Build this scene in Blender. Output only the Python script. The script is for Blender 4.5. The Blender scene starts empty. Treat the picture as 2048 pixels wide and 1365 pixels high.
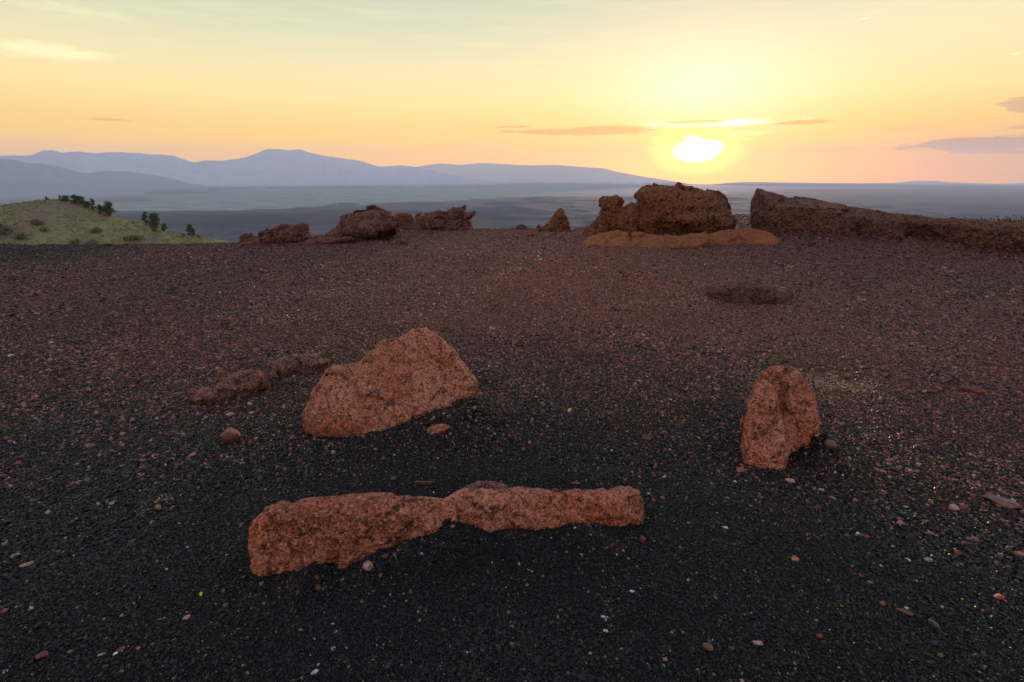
import bpy, math
import numpy as np
from mathutils import Vector, Matrix

# ------------------------------------------------------------------ camera, sky, sun, exposure
scn = bpy.context.scene
COL = scn.collection
W, H, F = 2048.0, 1365.0, 1024.0            # photograph's pixels, focal length in pixels (18 mm)
HORIZON = 350.0                             # level line of sight in the photograph
PITCH = math.atan((H / 2 - HORIZON) / F)
CAM = np.array([0.0, 0.0, 1.55])
cam_data = bpy.data.cameras.new('camera')
cam_data.sensor_width = 36.0
cam_data.lens = 18.0
cam_data.clip_start = 0.05
cam_data.clip_end = 60000.0
cam = bpy.data.objects.new('camera', cam_data)
COL.objects.link(cam)
cam.location = CAM
cam.rotation_euler = (math.pi / 2 - PITCH, 0, 0)
scn.camera = cam


def ray(px, py):
    """unit direction from the camera through a pixel of the 2048x1365 photograph"""
    x, y = (np.asarray(px, float) - W / 2) / F, (H / 2 - np.asarray(py, float)) / F
    c, s = math.cos(PITCH), math.sin(PITCH)
    d = np.stack([x, c + y * s, -s + y * c], -1)
    return d / np.linalg.norm(d, axis=-1, keepdims=True)


def azel(px, py):
    d = ray(px, py)
    return math.degrees(math.atan2(d[0], d[1])), math.degrees(math.asin(d[2]))


SUN_AZ, SUN_EL = azel(1393, 300)
SUN_DIR = ray(1393, 300)

scn.view_settings.view_transform = 'Standard'
scn.view_settings.look = 'None'
scn.view_settings.exposure = 0.12
scn.view_settings.gamma = 1.0


class NT:
    """small helper to write node graphs as expressions"""
    def __init__(self, tree):
        self.t = tree
        self.n = tree.nodes
        self.l = tree.links

    def node(self, kind, **kw):
        n = self.n.new(kind)
        for k, v in kw.items():
            setattr(n, k, v)
        return n

    def put(self, sock, v):
        if isinstance(v, bpy.types.NodeSocket):
            self.l.new(v, sock)
        elif v is not None:
            if isinstance(v, (tuple, list)) and len(v) == 3 and sock.type == 'RGBA':
                v = (*v, 1.0)
            sock.default_value = v

    def m(self, op, a, b=None, c=None, clamp=False):
        n = self.node('ShaderNodeMath', operation=op, use_clamp=clamp)
        for i, v in enumerate((a, b, c)):
            self.put(n.inputs[i], v)
        return n.outputs[0]

    def smooth(self, v, lo, hi, a=0.0, b=1.0):
        n = self.node('ShaderNodeMapRange', interpolation_type='SMOOTHSTEP')
        for i, x in enumerate((v, lo, hi, a, b)):
            self.put(n.inputs[i], x)
        return n.outputs[0]

    def lin(self, v, lo, hi, a=0.0, b=1.0):
        n = self.node('ShaderNodeMapRange')
        for i, x in enumerate((v, lo, hi, a, b)):
            self.put(n.inputs[i], x)
        return n.outputs[0]

    def mix(self, f, a, b, blend='MIX'):
        n = self.node('ShaderNodeMix', data_type='RGBA', blend_type=blend)
        self.put(n.inputs[0], f)
        self.put(n.inputs[6], a)
        self.put(n.inputs[7], b)
        return n.outputs[2]

    def ramp(self, f, stops, interp='LINEAR'):
        n = self.node('ShaderNodeValToRGB')
        cr = n.color_ramp
        cr.interpolation = interp
        while len(cr.elements) < len(stops):
            cr.elements.new(0.5)
        for e, (p, c) in zip(cr.elements, stops):
            e.position = p
            e.color = (*c, 1.0)
        self.put(n.inputs[0], f)
        return n.outputs[0]

    def noise(self, vec, scale, detail=4.0, rough=0.55, kind='FBM', out=0, dist=0.0):
        n = self.node('ShaderNodeTexNoise')
        n.noise_type = kind
        self.put(n.inputs['Vector'], vec)
        self.put(n.inputs['Scale'], scale)
        self.put(n.inputs['Detail'], detail)
        self.put(n.inputs['Roughness'], rough)
        self.put(n.inputs['Distortion'], dist)
        return n.outputs[out]

    def voronoi(self, vec, scale, feature='F1', out='Distance'):
        n = self.node('ShaderNodeTexVoronoi', feature=feature)
        self.put(n.inputs['Vector'], vec)
        self.put(n.inputs['Scale'], scale)
        return n.outputs[out]

    def vmul(self, vec, s):
        n = self.node('ShaderNodeVectorMath', operation='MULTIPLY')
        self.put(n.inputs[0], vec)
        n.inputs[1].default_value = s
        return n.outputs[0]


# -------- the sky
world = bpy.data.worlds.new('World')
scn.world = world
world.use_nodes = True
wt = NT(world.node_tree)
world.node_tree.nodes.clear()
direction = wt.node('ShaderNodeTexCoord').outputs['Generated']
sep = wt.node('ShaderNodeSeparateXYZ')
wt.put(sep.inputs[0], direction)
dx, dy, dz = sep.outputs
elev = wt.m('MULTIPLY', wt.m('ARCSINE', wt.m('MINIMUM', wt.m('MAXIMUM', dz, -1.0), 1.0)), 57.29578)
azim = wt.m('MULTIPLY', wt.m('ARCTAN2', dx, dy), 57.29578)
daz = wt.m('SUBTRACT', azim, SUN_AZ)
aabs = wt.m('ABSOLUTE', daz)


def el_ramp(stops, top=50.0):
    return wt.ramp(wt.m('DIVIDE', wt.m('MAXIMUM', elev, 0.0), top), [(e / top, c) for e, c in stops])


SKY_LEFT = [(0.0, (1.50, 0.60, 0.0)), (1.5, (1.50, 0.68, 0.0)), (3.0, (1.42, 0.76, 0.0)), (4.6, (1.22, 0.76, 0.10)),
            (7.0, (1.16, 0.86, 0.30)), (9.5, (1.00, 0.84, 0.42)), (12.5, (0.76, 0.76, 0.48)), (16.0, (0.60, 0.67, 0.48)),
            (24.0, (0.49, 0.55, 0.50)), (32.0, (0.47, 0.56, 0.66)), (50.0, (0.46, 0.60, 0.92))]
SKY_RIGHT = [(0.0, (0.98, 0.38, 0.0)), (1.2, (0.92, 0.40, 0.0)), (2.6, (0.98, 0.52, 0.0)), (4.4, (1.08, 0.64, 0.06)),
             (7.0, (1.10, 0.82, 0.28)), (10.5, (0.96, 0.82, 0.44)), (14.0, (0.84, 0.80, 0.48)), (17.0, (0.72, 0.72, 0.44)),
             (24.0, (0.51, 0.57, 0.50)), (32.0, (0.47, 0.56, 0.66)), (50.0, (0.46, 0.60, 0.92))]
side = wt.smooth(daz, 4.0, 22.0)
sky = wt.mix(side, el_ramp(SKY_LEFT), el_ramp(SKY_RIGHT))
# unseen sky behind the camera, brightened to light the rock fronts
back = wt.smooth(aabs, 70.0, 140.0)
sky = wt.mix(back, sky, el_ramp([(0.0, (0.80, 0.62, 0.56)), (8.0, (0.98, 0.80, 0.68)), (20.0, (0.90, 0.80, 0.70)), (32.0, (0.70, 0.66, 0.66)),
                                 (50.0, (0.46, 0.48, 0.54))]))


def gauss(ax, wx, ey, wy):
    a = wt.m('DIVIDE', wt.m('SUBTRACT', daz, ax), wx)
    b = wt.m('DIVIDE', wt.m('SUBTRACT', elev, ey), wy)
    r2 = wt.m('ADD', wt.m('MULTIPLY', a, a), wt.m('MULTIPLY', b, b))
    return wt.m('POWER', 2.71828, wt.m('MULTIPLY', r2, -1.0))


# glow about the sun: yellow below, white column above
sky = wt.mix(wt.m('MULTIPLY', gauss(0.0, 8.5, 7.8, 3.8), 0.72), sky, (1.25, 1.05, 0.78))
sky = wt.mix(wt.m('MULTIPLY', gauss(-1.5, 16.0, 0.6, 3.2), 0.97), sky, (2.0, 0.66, 0.0))
sky = wt.mix(wt.m('MULTIPLY', gauss(0.0, 4.4, SUN_EL + 0.1, 1.6), 0.85), sky, (2.8, 1.0, 0.0))

# clouds: streaks laid out by azimuth and elevation
comb = wt.node('ShaderNodeCombineXYZ')
wt.put(comb.inputs[0], wt.m('MULTIPLY', azim, 0.35))
wt.put(comb.inputs[1], wt.m('MULTIPLY', elev, 1.9))
cn = wt.noise(comb.outputs[0], 1.0, 9.0, 0.70, dist=0.6)
comb2 = wt.node('ShaderNodeCombineXYZ')
wt.put(comb2.inputs[0], wt.m('MULTIPLY', azim, 0.10))
wt.put(comb2.inputs[1], wt.m('MULTIPLY', elev, 1.3))
streak = wt.noise(comb2.outputs[0], 1.0, 5.0, 0.6)
# faint horizontal streaking everywhere low in the sky
low = wt.m('MULTIPLY', wt.smooth(elev, 13.0, 2.0), wt.smooth(streak, 0.50, 0.72))
sky = wt.mix(wt.m('MULTIPLY', low, 0.30), sky, (1.18, 0.62, 0.26))
hi = wt.m('MULTIPLY', wt.smooth(elev, 5.0, 11.0), wt.smooth(streak, 0.46, 0.70))
sky = wt.mix(wt.m('MULTIPLY', hi, 0.28), sky, (1.0, 0.90, 0.56))


def cloud(px, py, hw, hh, col, amt=1.0, soft=0.55, rag=1.5):
    global sky
    a, e = azel(px, py)
    a0, _ = azel(px - hw, py)
    _, e1 = azel(px, py - hh)
    u = wt.m('DIVIDE', wt.m('SUBTRACT', azim, a), abs(a - a0))
    v = wt.m('DIVIDE', wt.m('SUBTRACT', elev, e), abs(e1 - e))
    d = wt.m('SQRT', wt.m('ADD', wt.m('MULTIPLY', u, u), wt.m('MULTIPLY', v, v)))
    d = wt.m('ADD', d, wt.m('MULTIPLY', wt.m('SUBTRACT', cn, 0.5), rag * 2.0))
    mask = wt.smooth(d, 1.0, 1.0 - soft)
    sky = wt.mix(wt.m('MULTIPLY', mask, amt), sky, col)


cloud(100, 104, 200, 22, (1.20, 1.04, 0.56), 1.0, 0.8, 0.9)
cloud(150, 20, 160, 22, (0.95, 0.92, 0.52), 0.7, 0.9, 1.2)
cloud(300, 79, 60, 7, (0.95, 0.90, 0.55), 0.5, 0.9, 1.2)
cloud(228, 240, 75, 4, (0.95, 0.42, 0.08), 0.75, 0.7, 1.0)
cloud(1205, 262, 115, 12, (0.92, 0.40, 0.0), 1.0, 0.4, 0.9)
cloud(1075, 264, 80, 6, (0.98, 0.42, 0.0), 0.95, 0.4, 0.9)
cloud(1025, 254, 40, 3, (0.95, 0.42, 0.0), 0.9, 0.5, 0.8)
cloud(1430, 246, 150, 10, (2.2, 2.0, 1.35), 0.95, 0.7, 1.2)
cloud(1395, 244, 75, 4.5, (1.15, 0.62, 0.0), 1.0, 0.4, 0.9)
cloud(1607, 245, 70, 5, (0.95, 0.42, 0.0), 1.0, 0.4, 0.9)
cloud(1450, 268, 110, 6, (1.6, 1.3, 0.55), 0.6, 0.8, 1.0)
cloud(1700, 300, 170, 9, (1.05, 0.45, 0.02), 0.6, 0.8, 1.1)
cloud(1820, 258, 80, 6, (1.0, 0.50, 0.08), 0.75, 0.7, 1.0)
cloud(1990, 288, 190, 17, (0.42, 0.22, 0.14), 1.0, 0.30, 1.0)
cloud(2010, 304, 120, 5, (0.52, 0.26, 0.16), 0.9, 0.5, 1.0)
cloud(2050, 211, 60, 20, (0.70, 0.40, 0.12), 1.0, 0.4, 1.3)
cloud(2040, 255, 30, 4, (0.65, 0.34, 0.12), 0.9, 0.5, 0.9)
cloud(1731, 37, 14, 4, (1.1, 1.0, 0.75), 0.7, 0.6, 1.0)
cloud(2030, 108, 16, 4, (1.1, 1.0, 0.75), 0.7, 0.6, 1.0)

# the sun's own burnt-out disc, cut by cloud along its upper side
u = wt.m('DIVIDE', daz, 2.35)
v = wt.m('DIVIDE', wt.m('SUBTRACT', elev, SUN_EL), 1.22)
dd = wt.m('SQRT', wt.m('ADD', wt.m('MULTIPLY', u, u), wt.m('MULTIPLY', v, v)))
upper = wt.smooth(elev, SUN_EL - 0.5, SUN_EL + 0.4)
dd = wt.m('ADD', dd, wt.m('MULTIPLY', wt.m('MULTIPLY', wt.m('SUBTRACT', cn, 0.5), 2.2), upper))
sky = wt.mix(wt.smooth(dd, 2.3, 0.75), sky, (3.2, 2.0, 0.10))
sky = wt.mix(wt.smooth(dd, 1.05, 0.70), sky, (7.0, 6.2, 4.6))

nish = wt.node('ShaderNodeTexSky', sky_type='NISHITA')
nish.sun_disc = False
nish.sun_elevation = math.radians(SUN_EL)
nish.sun_rotation = math.radians(SUN_AZ)
nish.altitude = 1800.0
nish.dust_density = 3.0
bg1 = wt.node('ShaderNodeBackground')
wt.put(bg1.inputs[0], sky)
bg1.inputs[1].default_value = 0.94
bg2 = wt.node('ShaderNodeBackground')
wt.put(bg2.inputs[0], wt.mix(1.0, nish.outputs[0], (0.80, 0.50, 0.36), 'MULTIPLY'))
bg2.inputs[1].default_value = 0.05
add = wt.node('ShaderNodeAddShader')
wt.l.new(bg1.outputs[0], add.inputs[0])
wt.l.new(bg2.outputs[0], add.inputs[1])
wo = wt.node('ShaderNodeOutputWorld')
wt.l.new(add.outputs[0], wo.inputs['Surface'])
world.cycles.sampling_method = 'MANUAL'
world.cycles.sample_map_resolution = 1024

# -------- the low sun
sun_data = bpy.data.lights.new('sun', 'SUN')
sun_data.energy = 5.0
sun_data.color = (1.0, 0.62, 0.40)
sun_data.angle = math.radians(0.6)
sun = bpy.data.objects.new('sun', sun_data)
COL.objects.link(sun)
sun.rotation_euler = Vector(-SUN_DIR).to_track_quat('-Z', 'Y').to_euler()
sun.location = (0, 0, 30)

scn.cycles.use_denoising = True
scn.cycles.max_bounces = 5
scn.cycles.diffuse_bounces = 2
scn.cycles.glossy_bounces = 2
scn.cycles.volume_bounces = 2
scn.cycles.sample_clamp_indirect = 4.0
scn.cycles.caustics_reflective = False
scn.cycles.caustics_refractive = False

rng = np.random.default_rng(11)

# ------------------------------------------------------------------ numpy helpers
LAT = np.random.default_rng(5).random((64, 64, 64)).astype(np.float32)


def vnoise(x, y, z):
    x, y, z = np.broadcast_arrays(x, y, z)
    xi, yi, zi = np.floor(x).astype(int), np.floor(y).astype(int), np.floor(z).astype(int)
    fx, fy, fz = x - xi, y - yi, z - zi
    fx, fy, fz = [f * f * f * (f * (f * 6 - 15) + 10) for f in (fx, fy, fz)]
    xi &= 63; yi &= 63; zi &= 63
    xj, yj, zj = (xi + 1) & 63, (yi + 1) & 63, (zi + 1) & 63
    L = LAT
    c00 = L[xi, yi, zi] * (1 - fx) + L[xj, yi, zi] * fx
    c10 = L[xi, yj, zi] * (1 - fx) + L[xj, yj, zi] * fx
    c01 = L[xi, yi, zj] * (1 - fx) + L[xj, yi, zj] * fx
    c11 = L[xi, yj, zj] * (1 - fx) + L[xj, yj, zj] * fx
    return ((c00 * (1 - fy) + c10 * fy) * (1 - fz) + (c01 * (1 - fy) + c11 * fy) * fz) * 2 - 1


def fbm(x, y, z, octaves=4, gain=0.5, ridged=False):
    s, a, t = 0.0, 1.0, 0.0
    for i in range(octaves):
        n = vnoise(x * 2 ** i + 17.3 * i, y * 2 ** i + 5.1 * i, z * 2 ** i + 9.7 * i)
        if ridged:
            n = 1 - 2 * np.abs(n)
        s = s + a * n
        t += a
        a *= gain
    return s / t


def smoothstep(a, b, x):
    t = np.clip((x - a) / (b - a), 0, 1)
    return t * t * (3 - 2 * t)


def mesh_from(name, verts, faces, smooth=True):
    me = bpy.data.meshes.new(name)
    verts = np.asarray(verts, np.float32)
    faces = np.asarray(faces, np.int32)
    k = faces.shape[1]
    me.vertices.add(len(verts))
    me.vertices.foreach_set('co', verts.ravel())
    me.loops.add(faces.size)
    me.loops.foreach_set('vertex_index', faces.ravel())
    me.polygons.add(len(faces))
    me.polygons.foreach_set('loop_start', np.arange(0, faces.size, k, dtype=np.int32))
    me.update(calc_edges=True)
    me.validate()
    if smooth:
        me.polygons.foreach_set('use_smooth', np.ones(len(me.polygons), bool))
    return me


def link(name, me, mat, parent=None, loc=(0, 0, 0)):
    o = bpy.data.objects.new(name, me)
    if mat is not None and not me.materials:
        me.materials.append(mat)
    COL.objects.link(o)
    o.location = loc
    if parent is not None:
        o.parent = parent
    return o


def tag(o, label, cat, group=None):
    o['label'] = label
    o['category'] = cat
    if group:
        o['group'] = group
    return o


def thing(name, label, cat, loc=(0, 0, 0), group=None):
    o = bpy.data.objects.new(name, None)
    o.empty_display_size = 0.2
    COL.objects.link(o)
    o.location = loc
    return tag(o, label, cat, group)


def grid_faces(nu, nv):
    i = np.arange((nu - 1) * (nv - 1))
    a = (i // (nv - 1)) * nv + i % (nv - 1)
    return np.stack([a, a + nv, a + nv + 1, a + 1], 1)


def surface_nets(Fd):
    nx, ny, nz = Fd.shape
    acc = np.zeros((nx - 1, ny - 1, nz - 1, 3), np.float32)
    cnt = np.zeros((nx - 1, ny - 1, nz - 1), np.float32)
    neg = Fd < 0

    def cor(A, c):
        return A[c[0]:nx - 1 + c[0], c[1]:ny - 1 + c[1], c[2]:nz - 1 + c[2]]
    for ax in range(3):
        o1, o2 = [a for a in range(3) if a != ax]
        for p in (0, 1):
            for q in (0, 1):
                c0 = [0, 0, 0]; c0[o1] = p; c0[o2] = q
                c1 = list(c0); c1[ax] = 1
                f0, f1 = cor(Fd, c0), cor(Fd, c1)
                mk = cor(neg, c0) != cor(neg, c1)
                t = f0[mk] / (f0[mk] - f1[mk])
                pos = np.tile(np.array(c0, np.float32), (len(t), 1))
                pos[:, ax] = t
                acc[mk] += pos
                cnt[mk] += 1
    act = cnt > 0
    idx = np.full(act.shape, -1, np.int64)
    idx[act] = np.arange(act.sum())
    verts = np.argwhere(act) + acc[act] / cnt[act][:, None]
    faces = []
    for ax in range(3):
        o1, o2 = [(1, 2), (2, 0), (0, 1)][ax]
        sl0 = [slice(None)] * 3; sl1 = [slice(None)] * 3
        sl0[ax] = slice(0, -1); sl1[ax] = slice(1, None)
        a, b = neg[tuple(sl0)], neg[tuple(sl1)]
        e = np.argwhere(a != b)
        n = Fd.shape
        e = e[(e[:, o1] > 0) & (e[:, o1] < n[o1] - 1) & (e[:, o2] > 0) & (e[:, o2] < n[o2] - 1)]
        flip = a[tuple(e.T)]
        q = []
        for d1, d2 in ((1, 1), (0, 1), (0, 0), (1, 0)):
            c = e.copy(); c[:, o1] -= d1; c[:, o2] -= d2
            q.append(idx[tuple(c.T)])
        q = np.stack(q, 1)
        q[~flip] = q[~flip][:, ::-1]
        faces.append(q)
    return verts, np.concatenate(faces)


def poly_dist(A, B, poly):
    """signed distance to a closed polygon in the plane, positive inside"""
    P = np.asarray(poly, float)
    best = np.full(A.shape, 1e9)
    inside = np.zeros(A.shape, bool)
    for (x0, y0), (x1, y1) in zip(P, np.roll(P, -1, 0)):
        ex, ey = x1 - x0, y1 - y0
        l2 = ex * ex + ey * ey + 1e-12
        t = np.clip(((A - x0) * ex + (B - y0) * ey) / l2, 0, 1)
        best = np.minimum(best, (A - x0 - t * ex) ** 2 + (B - y0 - t * ey) ** 2)
        cr = ((y0 > B) != (y1 > B)) & (A < ex * (B - y0) / (ey if abs(ey) > 1e-9 else 1e-9) + x0)
        inside ^= cr
    d = np.sqrt(best)
    return np.where(inside, d, -d)


# ------------------------------------------------------------------ the cinder plateau
RIM_PX = [(-900, 500), (-300, 494), (0, 491), (240, 490), (470, 487), (570, 478), (800, 462), (960, 458.5), (1150, 458),
          (1300, 440), (1480, 429), (1600, 436), (1800, 448), (2050, 462), (2400, 470), (3000, 480)]
RIM_AZ = np.array([math.atan2(*ray(x, y)[:2]) for x, y in RIM_PX])
RIM_R = np.array([CAM[2] / -ray(x, y)[2] * math.hypot(*ray(x, y)[:2]) for x, y in RIM_PX])

MOUNDS = []          # (x, y, height, sx, sy)


def rim(az):
    return np.interp(az, RIM_AZ, RIM_R, left=13.0, right=13.0)


def ground_z(x, y):
    x = np.asarray(x, float); y = np.asarray(y, float)
    r = np.hypot(x, y)
    R = rim(np.arctan2(x, y))
    z = 0.018 * fbm(x * 0.9, y * 0.9, 3.3, 3) + 0.009 * fbm(x * 4.5, y * 4.5, 1.3, 3) + 0.045 * fbm(x * 0.22, y * 0.22, 8.1, 2) * smoothstep(2, 8, r)
    for mx, my, h, sx, sy in MOUNDS:
        z = z + h * np.exp(-((x - mx) / sx) ** 2 - ((y - my) / sy) ** 2) * (1 + 0.45 * fbm(x * 11, y * 11, 2.0, 3))
    e = np.maximum(r - R, 0)
    z = z - 0.55 * (np.sqrt(e * e + 1.2) - math.sqrt(1.2))
    return z


def flat_hit(px, py, z=0.0):
    d = ray(px, py)
    return CAM + d * ((z - CAM[2]) / d[2])


def hit(px, py):
    d = ray(px, py)
    ts = np.geomspace(0.8, 60, 3000)
    P = CAM + ts[:, None] * d
    below = P[:, 2] < ground_z(P[:, 0], P[:, 1])
    i = int(np.argmax(below)) if below.any() else len(ts) - 1
    return P[i]


def mound(px, py, h, sx, sy):
    p = flat_hit(px, py)
    MOUNDS.append((p[0], p[1], h, sx, sy))


mound(905, 1105, 0.115, 0.18, 0.16)      # cinders drifted against the long slab
mound(800, 1130, 0.055, 0.09, 0.12)
mound(1040, 1098, 0.065, 0.15, 0.15)
mound(1175, 1088, 0.085, 0.11, 0.14)
mound(610, 1180, 0.045, 0.05, 0.11)
mound(735, 1155, 0.050, 0.06, 0.12)
mound(935, 840, 0.12, 0.24, 0.25)        # against the big boulder's right side
mound(1635, 908, 0.10, 0.12, 0.13)       # between the feet of the arched rock
mound(1350, 470, 0.20, 2.2, 1.0)
mound(1800, 487, 0.22, 4.0, 0.9)         # foot of the bank
mound(2060, 496, 0.46, 3.0, 1.2)


def zones(x, y):
    """how red and how pale the cinders are at a place"""
    r = np.hypot(x, y)
    n = fbm(x * 0.35, y * 0.35, 1.7, 3)
    n2 = fbm(x * 1.3, y * 1.3, 4.2, 3)
    red = smoothstep(2.3, 5.6, r + 0.7 * n + 0.5 * n2 + 0.22 * np.clip(x + 0.3, -5, 0.5) - 0.35 * smoothstep(1.0, 2.5, x))
    black_left = smoothstep(-7, -10.5, x + 1.5 * n) * smoothstep(8.0, 10.5, y + 0.8 * n2)
    red = red * (1 - 0.9 * black_left) * (0.62 + 0.38 * smoothstep(-5.0, -0.5, x + n)) * (0.75 + 0.25 * smoothstep(6.5, 2.5, x + n))
    px, py, _ = flat_hit(1660, 768)
    tan = 0.9 * np.exp(-((x - px) / 0.35) ** 2 - ((y - py) / 0.22) ** 2)
    mid = smoothstep(2.9, 3.9, r + 0.5 * n) * smoothstep(7.5, 4.0, r) * smoothstep(-2.5, 0.2, x + n)
    tan = np.clip(tan + 0.35 * mid * (0.6 + n2), 0, 1)
    return red, tan


def tints(x, y, g):
    """base colour of each pebble or ground vertex"""
    red, tan = zones(x, y)
    n = len(x)
    u, v, w = g.random(n), g.random(n), g.random(n)
    col = np.empty((n, 4), np.float32)
    col[:, 3] = 1
    black = np.array([0.0080, 0.0077, 0.0080])
    base = black[None] * (0.40 + 0.8 * v[:, None] + 3.0 * v[:, None] ** 12)
    dred = np.array([0.190, 0.073, 0.057])
    sun_glow = 1 + 0.45 * np.exp(-((x - 1.2) / 2.6) ** 2 - ((y - 9.0) / 4.5) ** 2)          # sun's warm glow on the ground, painted into the cinder colour
    red_p = dred[None] * (0.35 + 1.2 * v[:, None] ** 1.5) * np.stack([sun_glow, 0.5 + 0.5 * sun_glow, 0 * sun_glow + 1], 1)
    pick = u < (0.012 + 0.80 * red)
    c = np.where(pick[:, None], red_p, base)
    pk = np.array([0.33, 0.20, 0.15])
    tn = np.array([0.36, 0.23, 0.12])
    p_pink = w < (0.002 + 0.15 * np.minimum(tan, 0.6) + 0.006 * red)
    c = np.where(p_pink[:, None], pk[None] * (0.4 + 0.8 * v[:, None]), c)
    p_tan = (w > 0.25) & (w < 0.25 + 0.0006 + 0.06 * np.minimum(tan, 0.45) + 0.7 * np.clip(tan - 0.45, 0, 1))
    c = np.where(p_tan[:, None], tn[None] * (0.5 + 0.8 * v[:, None]), c)
    p_wh = w > 0.9982
    c = np.where(p_wh[:, None], np.array([0.42, 0.43, 0.44])[None] * (0.5 + 0.6 * v[:, None]), c)
    col[:, :3] = c
    return col


def make_mat(name):
    m = bpy.data.materials.new(name)
    m.use_nodes = True
    m.node_tree.nodes.clear()
    t = NT(m.node_tree)
    out = t.node('ShaderNodeOutputMaterial')
    bs = t.node('ShaderNodeBsdfPrincipled')
    t.l.new(bs.outputs[0], out.inputs[0])
    return m, t, bs


def bump(t, bs, height, strength, dist):
    b = t.node('ShaderNodeBump')
    t.put(b.inputs['Strength'], strength)
    t.put(b.inputs['Distance'], dist)
    t.put(b.inputs['Height'], height)
    t.l.new(b.outputs[0], bs.inputs['Normal'])
    return b


# ground material: packed cinders, each Voronoi cell one pebble
gm, t, bs = make_mat('cinder_ground')
pos = t.node('ShaderNodeNewGeometry').outputs['Position']
att = t.node('ShaderNodeAttribute', attribute_name='zone')
sepz = t.node('ShaderNodeSeparateColor')
t.put(sepz.inputs[0], att.outputs['Color'])
redf, tanf = sepz.outputs[0], sepz.outputs[1]
cellv = t.node('ShaderNodeTexVoronoi')
t.put(cellv.inputs['Vector'], pos); cellv.inputs['Scale'].default_value = 95.0
cc = t.node('ShaderNodeSeparateColor')
t.put(cc.inputs[0], cellv.outputs['Color'])
shade = t.lin(t.m('POWER', cc.outputs[1], 2.0), 0, 1, 0.45, 1.5)
blk = t.mix(1.0, (0.0076, 0.0073, 0.0076), shade, 'MULTIPLY')
rd = t.mix(1.0, (0.170, 0.062, 0.044), shade, 'MULTIPLY')
isred = t.m('LESS_THAN', cc.outputs[0], t.m('ADD', t.m('MULTIPLY', redf, 0.82), 0.012))
colr = t.mix(isred, blk, rd)
istan = t.m('GREATER_THAN', cc.outputs[2], t.m('SUBTRACT', 0.99, t.m('ADD', t.m('MULTIPLY', tanf, 0.10), t.m('MULTIPLY', t.m('MAXIMUM', t.m('SUBTRACT', tanf, 0.45), 0.0), 0.7))))
colr = t.mix(istan, colr, t.mix(cc.outputs[0], (0.30, 0.18, 0.13), (0.32, 0.21, 0.11)))
iswh = t.m('GREATER_THAN', cc.outputs[1], 0.998)
colr = t.mix(iswh, colr, (0.40, 0.37, 0.34))
big = t.noise(pos, 0.9, 4.0)
colr = t.mix(1.0, colr, t.lin(big, 0.3, 0.7, 0.8, 1.2), 'MULTIPLY')
t.put(bs.inputs['Base Color'], colr)
bs.inputs['Roughness'].default_value = 0.75
bs.inputs['Specular IOR Level'].default_value = 0.12
hgt = t.m('ADD', t.m('MULTIPLY', cellv.outputs['Distance'], -1.0), t.m('MULTIPLY', t.noise(pos, 18.0, 4.0), 1.4))
bump(t, bs, hgt, 0.8, 0.006)

az_g = np.unique(np.concatenate([np.linspace(-180, -62, 40), np.linspace(-62, 62, 640), np.linspace(62, 180, 40)]))
r_g = np.geomspace(0.2, 290, 440)
AZ, RR = np.meshgrid(np.radians(az_g), r_g, indexing='ij')
gx, gy = RR * np.sin(AZ), RR * np.cos(AZ)
gz = ground_z(gx, gy)
gz = np.maximum(gz, -143.0 - 0 * gz)
gv = np.stack([gx, gy, gz], -1).reshape(-1, 3)
gme = mesh_from('ground', gv, grid_faces(len(az_g), len(r_g))[:, ::-1])
za = gme.color_attributes.new('zone', 'FLOAT_COLOR', 'POINT')
rz, tz = zones(gv[:, 0], gv[:, 1])
za.data.foreach_set('color', np.stack([rz, tz, 0 * rz, 0 * rz + 1], 1).astype(np.float32).ravel())
ground = link('ground', gme, gm)
ground['kind'] = 'structure'

# ------------------------------------------------------------------ the lava plain far below
PLAIN_Z = -140.0
FAR = 9000.0
pm, t, bs = make_mat('lava_plain')
pos = t.node('ShaderNodeNewGeometry').outputs['Position']
sp = t.node('ShaderNodeSeparateXYZ')
t.put(sp.inputs[0], pos)
n1 = t.noise(t.vmul(pos, (0.0011, 0.0016, 0.0)), 1.0, 6.0, 0.6)
n2 = t.noise(t.vmul(pos, (0.006, 0.010, 0.0)), 1.0, 6.0, 0.65)
n3 = t.noise(t.vmul(pos, (0.035, 0.05, 0.0)), 1.0, 5.0, 0.7)
yw = t.m('ADD', sp.outputs[1], t.m('MULTIPLY', t.m('SUBTRACT', n1, 0.5), 1100.0))
xw = t.m('ADD', sp.outputs[0], t.m('MULTIPLY', t.m('SUBTRACT', n2, 0.5), 260.0))
edge = t.lin(t.m('ADD', xw, 1050.0), 0.0, 1300.0, 2250.0, 3700.0)      # lava reaches further out on the right
edge = t.m('ADD', edge, t.m('MULTIPLY', t.smooth(sp.outputs[0], 800.0, 3500.0), 2000.0))
sage = t.smooth(t.m('SUBTRACT', yw, edge), -40.0, 60.0)
haze_rt = t.smooth(sp.outputs[0], -300.0, 2200.0)
sagec = t.mix(t.smooth(n2, 0.35, 0.65), t.mix(haze_rt, (0.15, 0.19, 0.165), (0.085, 0.110, 0.20)), t.mix(haze_rt, (0.26, 0.29, 0.245), (0.13, 0.16, 0.27)))  # blue haze painted into the plain's colour, more to the right
sagec = t.mix(t.smooth(n3, 0.55, 0.72), sagec, (0.055, 0.065, 0.045))
lavac = t.mix(t.smooth(n2, 0.42, 0.60), (0.016, 0.020, 0.036), (0.044, 0.053, 0.084))  # lava tinted blue as well, standing in for haze
lavac = t.mix(t.smooth(n3, 0.50, 0.64), lavac, t.mix(t.smooth(n1, 0.40, 0.60), (0.045, 0.048, 0.035), (0.16, 0.15, 0.11)))
darkband = t.m('MULTIPLY', t.smooth(yw, 1400.0, 1600.0), t.smooth(yw, 2150.0, 2000.0))
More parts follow.
